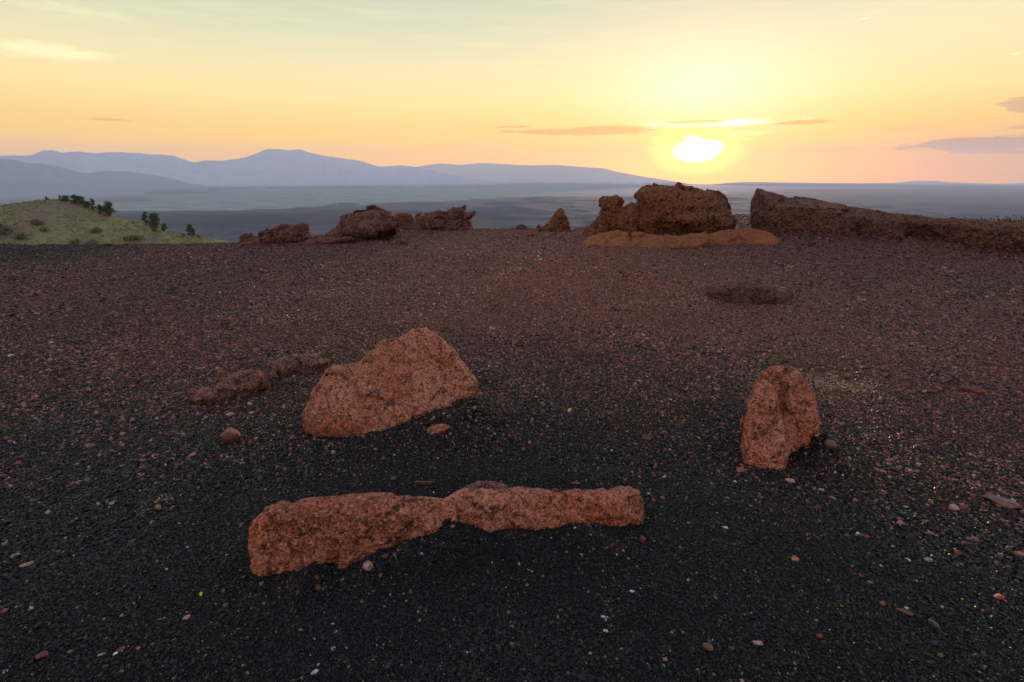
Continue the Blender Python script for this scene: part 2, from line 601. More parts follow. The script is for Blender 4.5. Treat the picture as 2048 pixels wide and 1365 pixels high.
darkband = t.m('MULTIPLY', darkband, t.smooth(xw, 350.0, -250.0))
lavac = t.mix(t.m('MULTIPLY', darkband, 0.92), lavac, (0.012, 0.014, 0.022))
t.put(bs.inputs['Base Color'], t.mix(sage, lavac, sagec))
bs.inputs['Roughness'].default_value = 0.95
bs.inputs['Specular IOR Level'].default_value = 0.05
az_p = np.unique(np.concatenate([np.linspace(-180, -56, 30), np.linspace(-56, 56, 420), np.linspace(56, 180, 30)]))
r_p = np.concatenate([np.linspace(1, 260, 6), np.geomspace(300, FAR, 260)])
AZ, RR = np.meshgrid(np.radians(az_p), r_p, indexing='ij')
qx, qy = RR * np.sin(AZ), RR * np.cos(AZ)
rough = np.maximum(0, fbm(qx / 130, qy / 130, 2.2, 5)) * 9 + np.maximum(0, fbm(qx / 420, qy / 420, 6.6, 3) - 0.22) * 40
rough *= smoothstep(5200, 2600, RR + np.clip(-qx, 0, 4000) * 0.5) * smoothstep(300, 700, RR)
pv = np.stack([qx, qy, PLAIN_Z + rough], -1).reshape(-1, 3)
plain = link('plain', mesh_from('plain', pv, grid_faces(len(az_p), len(r_p))[:, ::-1]), pm)
plain['kind'] = 'structure'

# ------------------------------------------------------------------ mountain ranges
mm, t, bs = make_mat('mountain_slopes')
pos = t.node('ShaderNodeNewGeometry').outputs['Position']
n1 = t.noise(t.vmul(pos, (0.004, 0.004, 0.008)), 1.0, 6.0, 0.6)
spz = t.node('ShaderNodeSeparateXYZ')
t.put(spz.inputs[0], pos)
foot = t.smooth(spz.outputs[2], PLAIN_Z + 48.0, PLAIN_Z + 4.0)          # grassy foothills run out into the plain
foot = t.m('MULTIPLY', foot, t.smooth(n1, 0.25, 0.5))
t.put(bs.inputs['Base Color'], t.mix(foot, t.mix(t.smooth(n1, 0.38, 0.62), (0.44, 0.46, 0.51), (0.50, 0.51, 0.555)), (0.17, 0.175, 0.115)))  # pale blue-grey: part of the distance haze painted into the slopes
bs.inputs['Roughness'].default_value = 0.95
bs.inputs['Specular IOR Level'].default_value = 0.0


hazed_rock = mm.copy()  # farthest ranges: haze and sun glow put into a paler, warmer colour
hazed_rock.name = 'hazed_slopes'
for nd in hazed_rock.node_tree.nodes:
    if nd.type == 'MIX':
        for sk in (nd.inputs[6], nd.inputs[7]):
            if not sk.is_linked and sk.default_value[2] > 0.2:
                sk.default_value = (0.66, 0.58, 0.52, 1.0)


less_hazed_rock = mm.copy()  # nearer ranges: less haze painted into the slope colour
less_hazed_rock.name = 'less_hazed_slopes'
for nd in less_hazed_rock.node_tree.nodes:
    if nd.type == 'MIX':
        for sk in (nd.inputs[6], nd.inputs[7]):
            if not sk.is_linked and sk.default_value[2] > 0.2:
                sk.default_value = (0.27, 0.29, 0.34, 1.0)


def mountain(name, sky_px, dist, depth, amp, mat=None):
    """a range: the crest follows the skyline at its own distance, slopes with spurs fall to both sides"""
    px = np.linspace(sky_px[0][0], sky_px[-1][0], 420)
    py = np.interp(px, [p[0] for p in sky_px], [p[1] for p in sky_px])
    k = np.ones(3) / 3
    py = np.convolve(np.pad(py, 1, 'edge'), k, 'valid')
    d = ray(px, py)
    az = np.arctan2(d[:, 0], d[:, 1])
    crest = CAM[2] + dist * np.tan(np.arcsin(d[:, 2]))
    crest = crest + amp * 0.14 * fbm(az * 190, 0 * az + dist, 0.5, 5, 0.6)
    v = np.concatenate([np.linspace(-1, 0, 34), np.linspace(0, 1, 16)[1:]])
    AZm, V = np.meshgrid(az, v, indexing='ij')
    Rm = dist + V * depth
    hgt = np.maximum(crest - PLAIN_Z, 2.0)[:, None]
    fall = np.where(V < 0, (1 + V) ** 1.35, (1 - V) ** 1.2)
    spur = fbm(AZm * 55, Rm / (depth * 0.9), dist * 0.01, 5, 0.55, True)
    z = PLAIN_Z - 6 + hgt * fall + 6 * fall + amp * spur * fall * (1 - fall) * 2.2 * np.clip(hgt / 200, 0.1, 1)
    P = np.stack([Rm * np.sin(AZm), Rm * np.cos(AZm), z], -1).reshape(-1, 3)
    o = link(name, mesh_from(name, P, grid_faces(len(az), len(v))[:, ::-1]), mat or mm)
    o['kind'] = 'structure'


mountain('mountain_range', [(-420, 318), (-300, 306), (-180, 313), (-100, 309), (0, 311), (40, 312), (60, 311), (85, 302), (110, 301), (125, 306), (155, 303),
                            (190, 307), (220, 304), (270, 306), (300, 309), (345, 311), (360, 316), (385, 325), (395, 325), (410, 321),
                            (440, 322), (490, 316), (510, 308), (535, 298), (560, 299), (580, 301), (598, 299), (625, 307), (650, 312),
                            (700, 319), (720, 322), (745, 330), (760, 334), (800, 331), (830, 334), (870, 343), (900, 350), (940, 357),
                            (1000, 364), (1060, 373)], 7600, 1600, 80)
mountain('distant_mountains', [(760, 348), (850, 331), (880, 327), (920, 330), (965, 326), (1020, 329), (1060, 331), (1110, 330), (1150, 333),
                               (1210, 337), (1230, 343), (1290, 354), (1330, 360), (1380, 368), (1440, 376)], 8600, 350, 30, hazed_rock)
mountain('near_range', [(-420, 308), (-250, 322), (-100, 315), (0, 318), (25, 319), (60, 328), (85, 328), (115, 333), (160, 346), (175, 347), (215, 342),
                        (260, 344), (285, 347), (320, 353), (345, 357), (365, 363), (420, 374)], 5600, 900, 70, less_hazed_rock)
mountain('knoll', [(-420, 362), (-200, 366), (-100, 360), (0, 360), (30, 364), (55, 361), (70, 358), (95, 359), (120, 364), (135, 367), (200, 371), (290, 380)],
         3900, 450, 14, less_hazed_rock)
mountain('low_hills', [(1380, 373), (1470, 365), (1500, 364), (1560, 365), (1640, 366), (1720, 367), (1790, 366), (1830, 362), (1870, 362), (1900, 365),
                       (1960, 367), (2000, 368), (2050, 366), (2150, 364), (2400, 366)], 8700, 280, 5, hazed_rock)

# ------------------------------------------------------------------ the green cinder cone on the left
HILL_D = 180.0
hp = [(-700, 520), (-420, 470), (-200, 432), (-60, 416), (0, 413), (40, 407), (85, 401.5), (120, 400), (138, 402), (160, 411), (185, 420), (215, 431), (240, 439),
      (280, 448), (320, 461), (360, 470), (400, 476), (440, 482), (480, 488), (525, 497), (700, 545)]
hpx = np.linspace(hp[0][0], hp[-1][0], 360)
hd = ray(hpx, np.interp(hpx, [p[0] for p in hp], [p[1] for p in hp]))
h_x = hd[:, 0] / hd[:, 1] * HILL_D
h_z = CAM[2] + hd[:, 2] / hd[:, 1] * HILL_D


def hill_z(x, y):
    c = np.interp(x, h_x, h_z)
    dy = y - HILL_D
    s = np.where(dy < 0, 0.40, 0.5)
    z = c - s * (np.sqrt(dy * dy + 36) - 6) + 1.0 * fbm(x / 16, y / 16, 3.0, 4) * smoothstep(0, 14, np.abs(dy))
    return z


ux = np.linspace(h_x[0], h_x[-1], 380)
uy = np.concatenate([np.linspace(20, 120, 60), np.linspace(121, 182, 160), np.linspace(184, 360, 60)])
HX, HY = np.meshgrid(ux, uy, indexing='ij')
HZ = np.maximum(hill_z(HX, HY), PLAIN_Z - 3)
hm, t, bs = make_mat('sagebrush_slope')
pos = t.node('ShaderNodeNewGeometry').outputs['Position']
n1 = t.noise(t.vmul(pos, (0.05, 0.05, 0.09)), 1.0, 6.0, 0.65)
n2 = t.noise(pos, 0.55, 6.0, 0.75)
v1 = t.voronoi(pos, 0.9)
c = t.mix(t.smooth(n1, 0.40, 0.62), (0.20, 0.150, 0.105), (0.235, 0.225, 0.105))
c = t.mix(t.smooth(n2, 0.52, 0.70), c, (0.075, 0.082, 0.038))
c = t.mix(t.smooth(n2, 0.40, 0.28), c, (0.33, 0.28, 0.12))
t.put(bs.inputs['Base Color'], c)
bs.inputs['Roughness'].default_value = 0.95
bs.inputs['Specular IOR Level'].default_value = 0.05
bump(t, bs, t.m('ADD', n2, t.m('MULTIPLY', v1, -0.6)), 1.0, 0.7)
hill = link('hill', mesh_from('hill', np.stack([HX, HY, HZ], -1).reshape(-1, 3), grid_faces(len(ux), len(uy))), hm)
hill['kind'] = 'structure'


def hill_hit(px, py):
    d = ray(px, py)
    ts = np.linspace(60, 330, 5400)
    P = CAM + ts[:, None] * d
    below = P[:, 2] < hill_z(P[:, 0], P[:, 1])
    return P[int(np.argmax(below))] if below.any() else CAM + d * (HILL_D / d[1])


# vegetation materials
def leaf_mat(name, a, b):
    m, t, bs = make_mat(name)
    rnd = t.node('ShaderNodeNewGeometry').outputs['Random Per Island']
    t.put(bs.inputs['Base Color'], t.mix(rnd, a, b))
    bs.inputs['Roughness'].default_value = 0.8
    bs.inputs['Specular IOR Level'].default_value = 0.1
    return m


pine_leaf = leaf_mat('pine_needles', (0.030, 0.042, 0.018), (0.085, 0.105, 0.035))
sage_leaf = leaf_mat('sage_leaves', (0.075, 0.085, 0.042), (0.190, 0.185, 0.085))
tuft_leaf = leaf_mat('bunchgrass', (0.15, 0.145, 0.070), (0.34, 0.315, 0.140))
bark, t, bs = make_mat('pine_bark')
pos = t.node('ShaderNodeNewGeometry').outputs['Position']
t.put(bs.inputs['Base Color'], t.mix(t.noise(pos, 9.0), (0.05, 0.035, 0.025), (0.12, 0.09, 0.07)))
bs.inputs['Roughness'].default_value = 0.9


def clump_quads(centers, size, g):
    n = len(centers)
    a = g.normal(size=(n, 3)); a /= np.linalg.norm(a, axis=1, keepdims=True)
    b = g.normal(size=(n, 3)); b -= (a * b).sum(1, keepdims=True) * a; b /= np.linalg.norm(b, axis=1, keepdims=True)
    s = size * g.uniform(0.6, 1.3, (n, 1))
    v = np.stack([centers - a * s, centers + b * s * 0.55, centers + a * s, centers - b * s * 0.55], 1)
    return v.reshape(-1, 3), np.arange(n * 4).reshape(-1, 4)


def tube(pts, rad, k=6):
    pts = np.asarray(pts, float)
    V, Fc = [], []
    for i, (p, r) in enumerate(zip(pts, rad)):
        dirv = pts[min(i + 1, len(pts) - 1)] - pts[max(i - 1, 0)]
        dirv /= np.linalg.norm(dirv)
        s = np.cross(dirv, [0.31, 0.9, 0.2]); s /= np.linalg.norm(s)
        q = np.cross(dirv, s)
        for j in range(k):
            a = 2 * math.pi * j / k
            V.append(p + r * (math.cos(a) * s + math.sin(a) * q))
    for i in range(len(pts) - 1):
        for j in range(k):
            Fc.append((i * k + j, i * k + (j + 1) % k, (i + 1) * k + (j + 1) % k, (i + 1) * k + j))
    return np.array(V), np.array(Fc)


def join(parts):
    V, Fc, o = [], [], 0
    for v, f in parts:
        V.append(v); Fc.append(f + o); o += len(v)
    return np.concatenate(V), np.concatenate(Fc)


def pine_meshes(seed, height, width, bushy):
    """trunk with limbs and a ragged crown, unit size in metres"""
    g = np.random.default_rng(seed)
    lean = g.normal(0, 0.04, 2)
    top = np.array([lean[0] * height, lean[1] * height, height * 0.93])
    zs = np.linspace(-0.15, 1, 7)
    trunk = [tube([(top[0] * z, top[1] * z, max(z, -0.12) * top[2]) for z in zs], 0.035 * height * (1.12 - zs), 7)]
    cents = []
    nl = int(10 + 8 * bushy)
    for i in range(nl):
        z0 = height * (0.16 + 0.76 * (i + g.random()) / nl)
        a = g.random() * 6.283
        prof = (1 - (z0 / height - 0.25) ** 2 * 1.1) if bushy > 0.5 else 1.15 - z0 / height * 0.95
        L = width * 0.5 * max(prof, 0.15) * g.uniform(0.55, 1.12)
        b0 = np.array([top[0] * z0 / height, top[1] * z0 / height, z0])
        b1 = b0 + np.array([math.cos(a) * L, math.sin(a) * L, L * g.uniform(-0.05, 0.5)])
        trunk.append(tube([b0, (b0 + b1) / 2 + [0, 0, 0.04 * L], b1], [0.014 * height, 0.009 * height, 0.004 * height], 4))
        for k in range(4):
            f = g.uniform(0.35, 1.05)
            cc = b0 + (b1 - b0) * f
            m = int(26 + 10 * g.random())
            rr = width * g.uniform(0.07, 0.13)
            cents.append(cc + g.normal(size=(m, 3)) * rr * [1, 1, 0.7])
    cents.append(top * [1, 1, 0.98] + g.normal(size=(40, 3)) * width * 0.07)
    crown = clump_quads(np.concatenate(cents), 0.026 * height + 0.022 * width, g)
    tv, tf = join(trunk)
    return mesh_from('trunk', tv, tf), mesh_from('crown', crown[0], crown[1], False)


TREES = [  # px, base py, height px, width px, bushy, label
    (94, 402, 6, 6, 0, 'tiny bare sapling on the bald crest left of the hill summit'),
    (122, 401.5, 8, 5, 0, 'thin dead-looking little pine at the very summit of the green hill'),
    (132, 403, 8, 13, 1, 'low round tree just right of the hill summit'),
    (150, 408, 12, 13, 1, 'flat-topped pine leaning over the first drop of the ridge'),
    (164, 412, 14, 11, 1, 'upright bushy pine right of the flat-topped one near the summit'),
    (175, 417, 10, 11, 1, 'short dark round pine in the dip of the ridge'),
    (188, 422, 17, 11, 0, 'tall narrow pine in the middle of the ridge row'),
    (203, 428, 13, 11, 1, 'small pine pressed against the broadest tree of the ridge'),
    (218, 433, 20, 21, 1, 'broadest dark pine at the lower end of the ridge row'),
    (293, 452, 21, 13, 0, 'dark upright pine standing against the black lava field'),
    (311, 460, 25, 20, 1, 'large loose pine against the lava field, right of a dark upright one'),
    (331, 463, 12, 10, 1, 'low pine right of the large loose one on the falling ridge'),
    (385, 474, 19, 15, 1, 'lone round pine far down the tail of the green hill'),
]
for i, (px, py, hpix, wpix, bushy, lab) in enumerate(TREES):
    p = hill_hit(px, py)
    dist = np.linalg.norm(p - CAM)
    sc = dist / F
    root = thing('pine_tree', lab, 'tree', p - [0, 0, 0.15], 'pines along the ridge of the green hill')
    tr, cr = pine_meshes(100 + i, hpix * sc * 1.08, wpix * sc * 0.85, bushy)
    link('trunk', tr, bark, root)
    link('crown', cr, pine_leaf, root)


def shrub_mesh(seed, w, h, n=260):
    g = np.random.default_rng(seed)
    k = 7
    cs = np.stack([g.uniform(-0.36, 0.36, k) * w, g.uniform(-0.3, 0.3, k) * w, g.uniform(0.25, 0.7, k) * h], 1)
    cents = np.concatenate([c + g.normal(size=(n // k, 3)) * [w * 0.12, w * 0.12, h * 0.2] for c in cs])
    cents[:, 2] = np.abs(cents[:, 2])
    V, Fc = clump_quads(cents, 0.08 * (w + h) / 2 + 0.05, g)
    stems = [tube([(0, 0, -0.1), c * [0.6, 0.6, 0.6], c], [0.05, 0.035, 0.02], 4) for c in cs]
    return mesh_from('foliage', V, Fc, False), mesh_from('stem', *join(stems))


SHRUBS = [
    (192, 466, 24, 13, 'round dark sagebrush alone in the middle of the bare slope'),
    (4, 470, 34, 26, 'large dark green bush cut by the left edge of the photo'),
    (72, 450, 22, 12, 'dark bush on the shoulder below the hill summit'),
    (44, 478, 30, 12, 'wide low dark bush near the foot of the slope at left'),
    (270, 478, 44, 9, 'long flat dark bush at the foot of the hill below the lava band'),
    (185, 489, 26, 10, 'bright green bush at the foot of the hill above the black cinders'),
    (310, 463, 8, 8, 'little shrub at the foot of the large loose pine'),
    (367, 474, 7, 8, 'tiny shrub left of the lone round pine on the hill tail'),
    (397, 476, 8, 7, 'tiny shrub right of the lone round pine on the hill tail'),
    (88, 462, 18, 8, 'small bush below the dark bush on the shoulder of the hill'),
    (268, 448, 6, 5, 'smallest shrub on the skyline left of the dark upright pine'),
    (152, 488, 22, 10, 'dusky brown bush at the foot of the hill left of the bright green one'),
]
for i, (px, py, wpix, hpix, lab) in enumerate(SHRUBS):
    p = hill_hit(px, py)
    sc = np.linalg.norm(p - CAM) / F
    root = thing('shrub', lab, 'shrub', p - [0, 0, 0.1], 'shrubs on the green hill')
    fo, st = shrub_mesh(300 + i, wpix * sc * 0.62, hpix * sc * 0.75, 420)
    link('foliage', fo, sage_leaf, root)
    link('stem', st, bark, root)

# bunchgrass and low sage nobody could count
g = np.random.default_rng(77)
N = 15000
tx = g.uniform(h_x[60], h_x[-40], N)
ty = HILL_D - 62 * g.random(N) ** 1.2 + 3
tz = hill_z(tx, ty)
dens = fbm(tx / 9, ty / 9, 5.5, 3)
keep = dens > -0.15 + 0.5 * g.random(N) - 0.25
tx, ty, tz = tx[keep], ty[keep], tz[keep]
cent = np.stack([tx, ty, tz + 0.15], 1)
cent = np.repeat(cent, 5, 0) + g.normal(size=(len(cent) * 5, 3)) * [0.22, 0.22, 0.10]
tv, tf = clump_quads(cent, 0.24, g)
grass = link('grass', mesh_from('grass', tv, tf, False), tuft_leaf)
grass['kind'] = 'stuff'
grass['label'] = 'dry yellow green bunchgrass and sage covering the hill'

# ------------------------------------------------------------------ lava rocks


def rock_mat(name, dark, main, light, ochre=None, pit=1.0, scale=1.0):
    """porous spatter: mottled colour, pits and crumbs"""
    m, t, bs = make_mat(name)
    pos = t.node('ShaderNodeNewGeometry').outputs['Position']
    n1 = t.noise(pos, 3.2 / scale, 5.0, 0.6)
    n2 = t.noise(pos, 19.0 / scale, 5.0, 0.72)
    n3 = t.noise(pos, 62.0 / scale, 3.0, 0.75)
    v1 = t.voronoi(pos, 48.0 / scale)
    v2 = t.voronoi(pos, 130.0 / scale)
    c = t.mix(t.smooth(n1, 0.36, 0.64), main, t.mix(0.55, main, light))
    if ochre:
        oc = t.smooth(t.noise(pos, 1.7 / scale, 4.0, 0.6), 0.48, 0.68)
        c = t.mix(t.m('MULTIPLY', oc, 0.65), c, ochre)
    n0 = t.noise(pos, 1.6 / scale, 4.0, 0.6)
    c = t.mix(t.m('MULTIPLY', t.smooth(n0, 0.47, 0.62), 0.45), c, tuple(0.42 * q for q in main))
    c = t.mix(t.m('MULTIPLY', t.smooth(n2, 0.52, 0.34), 0.85), c, dark)
    c = t.mix(t.m('MULTIPLY', t.smooth(n3, 0.52, 0.66), 0.8), c, light)
    c = t.mix(t.m('MULTIPLY', t.smooth(n3, 0.48, 0.36), 0.85), c, dark)
    wob = t.node('ShaderNodeVectorMath', operation='MULTIPLY_ADD')
    t.put(wob.inputs[0], t.noise(pos, 24.0 / scale, 3.0, out=1))
    wob.inputs[1].default_value = (0.05 * scale,) * 3
    t.put(wob.inputs[2], pos)
    pore = t.smooth(t.voronoi(wob.outputs[0], 15.0 / scale), 0.26, 0.05)
    pore = t.m('MULTIPLY', pore, t.smooth(n2, 0.42, 0.62))
    c = t.mix(t.m('MULTIPLY', pore, 0.85), c, dark)
    crk = t.smooth(t.voronoi(wob.outputs[0], 3.6 / scale, 'DISTANCE_TO_EDGE'), 0.026, 0.003)      # broken joints
    crk = t.m('MULTIPLY', crk, t.smooth(n1, 0.44, 0.58))
    c = t.mix(t.m('MULTIPLY', crk, 0.45), c, dark)
    t.put(bs.inputs['Base Color'], c)
    bs.inputs['Roughness'].default_value = 0.8
    bs.inputs['Specular IOR Level'].default_value = 0.25
    h = t.m('ADD', t.m('MULTIPLY', n2, 1.3), t.m('MULTIPLY', n3, 0.8))
    h = t.m('ADD', h, t.m('MULTIPLY', t.smooth(v1, 0.0, 0.5), 0.5))
    h = t.m('SUBTRACT', h, t.m('MULTIPLY', v2, 0.5))
    h = t.m('SUBTRACT', h, t.m('MULTIPLY', pore, 0.9))
    h = t.m('SUBTRACT', h, t.m('MULTIPLY', crk, 0.8))
    bump(t, bs, h, 1.0, 0.032 * pit * scale)
    return m


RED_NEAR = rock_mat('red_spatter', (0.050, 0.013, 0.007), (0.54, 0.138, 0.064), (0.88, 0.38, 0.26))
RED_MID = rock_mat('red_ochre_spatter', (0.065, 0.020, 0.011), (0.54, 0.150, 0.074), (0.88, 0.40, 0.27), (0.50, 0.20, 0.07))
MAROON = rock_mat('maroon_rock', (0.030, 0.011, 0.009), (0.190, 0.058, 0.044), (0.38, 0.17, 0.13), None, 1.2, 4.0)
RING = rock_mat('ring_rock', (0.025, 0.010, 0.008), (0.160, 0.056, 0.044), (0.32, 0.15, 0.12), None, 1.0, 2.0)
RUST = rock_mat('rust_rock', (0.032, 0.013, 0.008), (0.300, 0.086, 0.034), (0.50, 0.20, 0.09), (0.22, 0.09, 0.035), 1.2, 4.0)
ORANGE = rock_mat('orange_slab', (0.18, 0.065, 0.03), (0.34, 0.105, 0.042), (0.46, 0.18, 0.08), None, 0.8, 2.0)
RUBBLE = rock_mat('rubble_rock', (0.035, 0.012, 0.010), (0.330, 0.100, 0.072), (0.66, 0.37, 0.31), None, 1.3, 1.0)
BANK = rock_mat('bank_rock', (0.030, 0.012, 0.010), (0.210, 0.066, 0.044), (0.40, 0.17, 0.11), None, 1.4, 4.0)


def facets(X, freq):
    """broken faces: every cell of a jittered lattice is pushed and tipped its own way"""
    P = X * freq
    B = np.floor(P).astype(int)
    best = np.full(len(P), 1e9)
    val = np.zeros(len(P))
    for i in (-1, 0, 1):
        for j in (-1, 0, 1):
            for k in (-1, 0, 1):
                c = B + [i, j, k]
                q = c & 63
                rnd = [LAT[(q[:, 0] + 7 * m) & 63, (q[:, 1] + 13 * m) & 63, (q[:, 2] + 29 * m) & 63] for m in range(7)]
                d = P - c - np.stack(rnd[:3], 1)
                d2 = (d * d).sum(1)
                v = (rnd[3] - 0.5) + 1.5 * (d * (np.stack(rnd[4:], 1) - 0.5)).sum(1)
                up = d2 < best
                best[up] = d2[up]
                val[up] = v[up]
    return val


def sculpt(polys, base, back=0.1, yaw=0.0, tilt=None, voxel=0.01, amp=0.02, freq=6.0, pits=0.0, ridged=0.0, k=0.02, line=None, seed=0.0, gain=0.55, facet=None):
    """grow a rock: outlines drawn on a plane of their own through the rock's place on the ground are given
    depth (thick, rounding, offset), joined, roughened in 3-D and meshed.
    polys: list of (pixel outline, half thickness front, half thickness back, rounding, offset towards viewer, power)"""
    P0 = hit(*base)
    v = ray(*base)
    if line:                      # the foot of the rock runs between two places on level ground
        qa, qb = flat_hit(*line[0]), flat_hit(*line[1])
        P0 = (qa + qb) / 2
        v = np.array([-(qb - qa)[1], (qb - qa)[0], v[2]])
    hdir = np.array([v[0], v[1], 0]); hdir /= np.linalg.norm(hdir)
    c, s = math.cos(yaw), math.sin(yaw)
    hdir = np.array([c * hdir[0] - s * hdir[1], s * hdir[0] + c * hdir[1], 0])
    tl = math.asin(-v[2]) if tilt is None else tilt
    n = np.array([-hdir[0] * math.cos(tl), -hdir[1] * math.cos(tl), math.sin(tl)])   # towards the viewer
    r = np.cross(hdir, [0, 0, 1.0])
    u = np.cross(n, r)
    O = P0 + hdir * back

    def loc(p):
        d = ray(*p)
        q = CAM + d * (np.dot(O - CAM, n) / np.dot(d, n)) - O
        return np.dot(q, r), np.dot(q, u)
    L = [([loc(p) for p in po[0]],) + tuple(po[1:]) for po in polys]
    allp = np.concatenate([np.array(x[0]) for x in L])
    tf = max(x[1] + x[4] for x in L); tb = max(x[2] - x[4] for x in L)
    mg = amp * 1.6 + 3 * voxel
    a = np.arange(allp[:, 0].min() - mg, allp[:, 0].max() + mg, voxel)
    b = np.arange(allp[:, 1].min() - mg, allp[:, 1].max() + mg, voxel)
    cc = np.arange(-tb - mg, tf + mg, voxel)
    A2, B2 = np.meshgrid(a, b, indexing='ij')
    D = None
    for po, t1, t2, R, off, pw in L:
        d = poly_dist(A2, B2, po)
        t = np.clip(d / R, 0, 1)
        prof = (1 - (1 - t) ** pw) ** (1 / pw)
        C = cc[None, None, :] - off
        T = np.where(C > 0, t1, t2)
        inside = np.abs(C) - T * prof[:, :, None]
        # temper the slope so that the field behaves like a distance
        out = np.hypot(np.maximum(-d, 0)[:, :, None], np.maximum(np.abs(C) - 0.0, 0))
        f = np.where(d[:, :, None] > 0, np.maximum(inside, -d[:, :, None] * 1.0), out)
        if D is None:
            D = f
        else:
            hh = np.clip(0.5 + 0.5 * (D - f) / k, 0, 1)
            D = D * (1 - hh) + f * hh - k * hh * (1 - hh)
    band = np.abs(D) < amp * 2.2 + 2 * voxel
    ii = np.argwhere(band)
    X = O + a[ii[:, 0]][:, None] * r + b[ii[:, 1]][:, None] * u + cc[ii[:, 2]][:, None] * n
    X = X + seed
    nz = amp * fbm(X[:, 0] * freq, X[:, 1] * freq, X[:, 2] * freq, 6, gain)
    if ridged:
        nz = nz + ridged * fbm(X[:, 0] * freq * 0.7 + 9, X[:, 1] * freq * 0.7, X[:, 2] * freq * 1.5, 3, 0.5, True)
    if facet:
        nz = nz + facet[0] * facets(X + 0.12 / facet[1] * np.stack([fbm(X[:, 0] * 4 * facet[1], X[:, 1] * 4 * facet[1], X[:, 2] * 4 * facet[1] + m, 2) for m in (1, 5, 9)], 1), facet[1])
    if pits:
        q = fbm(X[:, 0] * freq * 2.6 + 3, X[:, 1] * freq * 2.6, X[:, 2] * freq * 2.6 + 5, 3)
        nz = nz + pits * np.maximum(q - 0.05, 0) * 3
    D[band] += nz
    D[0] = np.maximum(D[0], voxel); D[-1] = np.maximum(D[-1], voxel)
    D[:, 0] = np.maximum(D[:, 0], voxel); D[:, -1] = np.maximum(D[:, -1], voxel)
    D[:, :, 0] = np.maximum(D[:, :, 0], voxel); D[:, :, -1] = np.maximum(D[:, :, -1], voxel)
    vs, fs = surface_nets(D.astype(np.float32))
    # keep the one solid piece, drop crumbs that came loose
    lab = np.arange(len(vs))
    while True:
        mn = lab[fs].min(1)
        new = lab.copy()
        for q in range(4):
            np.minimum.at(new, fs[:, q], mn)
        new = new[new]
        if (new == lab).all():
            break
        lab = new
    main = np.bincount(lab).argmax()
    keepv = lab == main
    fs = fs[keepv[fs[:, 0]]]
    remap = np.cumsum(keepv) - 1
    vs, fs = vs[keepv], remap[fs]
    V = O + (a[0] + vs[:, :1] * voxel) * r + (b[0] + vs[:, 1:2] * voxel) * u + (cc[0] + vs[:, 2:] * voxel) * n
    if np.dot(np.cross(r, u), n) < 0:
        fs = fs[:, ::-1]
    return V, fs, P0


def rock(name, label, cat, mat, polys, base, group=None, **kw):
    V, fs, P0 = sculpt(polys, base, **kw)
    o = link(name, mesh_from(name, V - P0, fs), mat, None, P0)
    return tag(o, label, cat, group)


def rock_parts(name, label, cat, parts):
    root = None
    for pname, mat, polys, base, kw in parts:
        V, fs, P0 = sculpt(polys, base, **kw)
        if root is None:
            root = thing(name, label, cat, P0)
            R0 = P0
        link(pname, mesh_from(pname, V - R0, fs), mat, root)
    return root


# long slab in the foreground
rock('lava_slab', 'long low red lava slab half buried in black cinders, nearest to the viewer', 'rock', RED_NEAR, [
    ([(503, 1050), (510, 1030), (530, 1013), (560, 1003), (610, 999), (690, 992), (790, 988), (830, 990), (880, 997), (905, 1060), (900, 1150),
      (780, 1200), (640, 1230), (520, 1215), (499, 1150)], 0.085, 0.08, 0.085, 0.0, 2.4),
    ([(872, 1000), (895, 993), (930, 980), (985, 974), (1045, 976), (1100, 979), (1190, 981), (1218, 979), (1240, 975), (1262, 976), (1278, 983), (1286, 1005), (1284, 1050),
      (1280, 1085), (1250, 1110), (1100, 1130), (900, 1130)], 0.075, 0.07, 0.075, -0.01, 2.4)],
    (760, 1110), back=0.125, line=((508, 1168), (1272, 1066)), tilt=0.30, voxel=0.0075, amp=0.024, freq=9.0, pits=0.012, k=0.02, gain=0.66, facet=(0.022, 9.0))
rock('rock_flake', 'thin dark red flake sticking up just behind the long foreground slab', 'rock', RUBBLE, [
    ([(905, 985), (930, 972), (955, 963), (985, 961), (1005, 965), (1022, 974), (1030, 1005), (915, 1010)], 0.03, 0.03, 0.035, 0.0, 2.0)],
    (965, 985), back=0.02, voxel=0.007, amp=0.012, freq=12.0)

# boulder in the middle left
rock('lava_boulder', 'big rough orange-red boulder with a saddle back, left of centre on the cinders', 'rock', RED_MID, [
    ([(606, 838), (612, 812), (632, 782), (652, 756), (675, 742), (702, 738), (716, 736), (735, 718), (765, 694), (790, 687), (812, 681), (828, 673), (845, 669), (868, 681), (893, 698), (910, 712), (930, 738),
      (948, 765), (957, 785), (945, 806), (900, 835), (850, 862), (800, 890), (730, 900), (640, 890), (610, 868)], 0.13, 0.16, 0.085, 0.0, 3.6),
    ([(612, 842), (622, 815), (645, 785), (665, 762), (690, 752), (706, 768), (714, 800), (740, 850), (740, 890), (640, 888), (616, 862)],
     0.13, 0.10, 0.10, 0.07, 2.4)],
    (770, 866), back=0.22, tilt=0.85, voxel=0.0115, amp=0.040, freq=4.2, pits=0.012, k=0.06, seed=3.1, gain=0.62, facet=(0.045, 4.2))
rock('ochre_patch', 'flat ochre scrap of rock in the cinders at the right foot of the boulder', 'rock', RED_MID, [
    ([(852, 862), (865, 850), (885, 848), (905, 853), (910, 866), (890, 874), (862, 872)], 0.022, 0.02, 0.02, 0.0, 2.0)],
    (880, 862), back=0.0, voxel=0.006, amp=0.014, freq=14.0, seed=4.0)

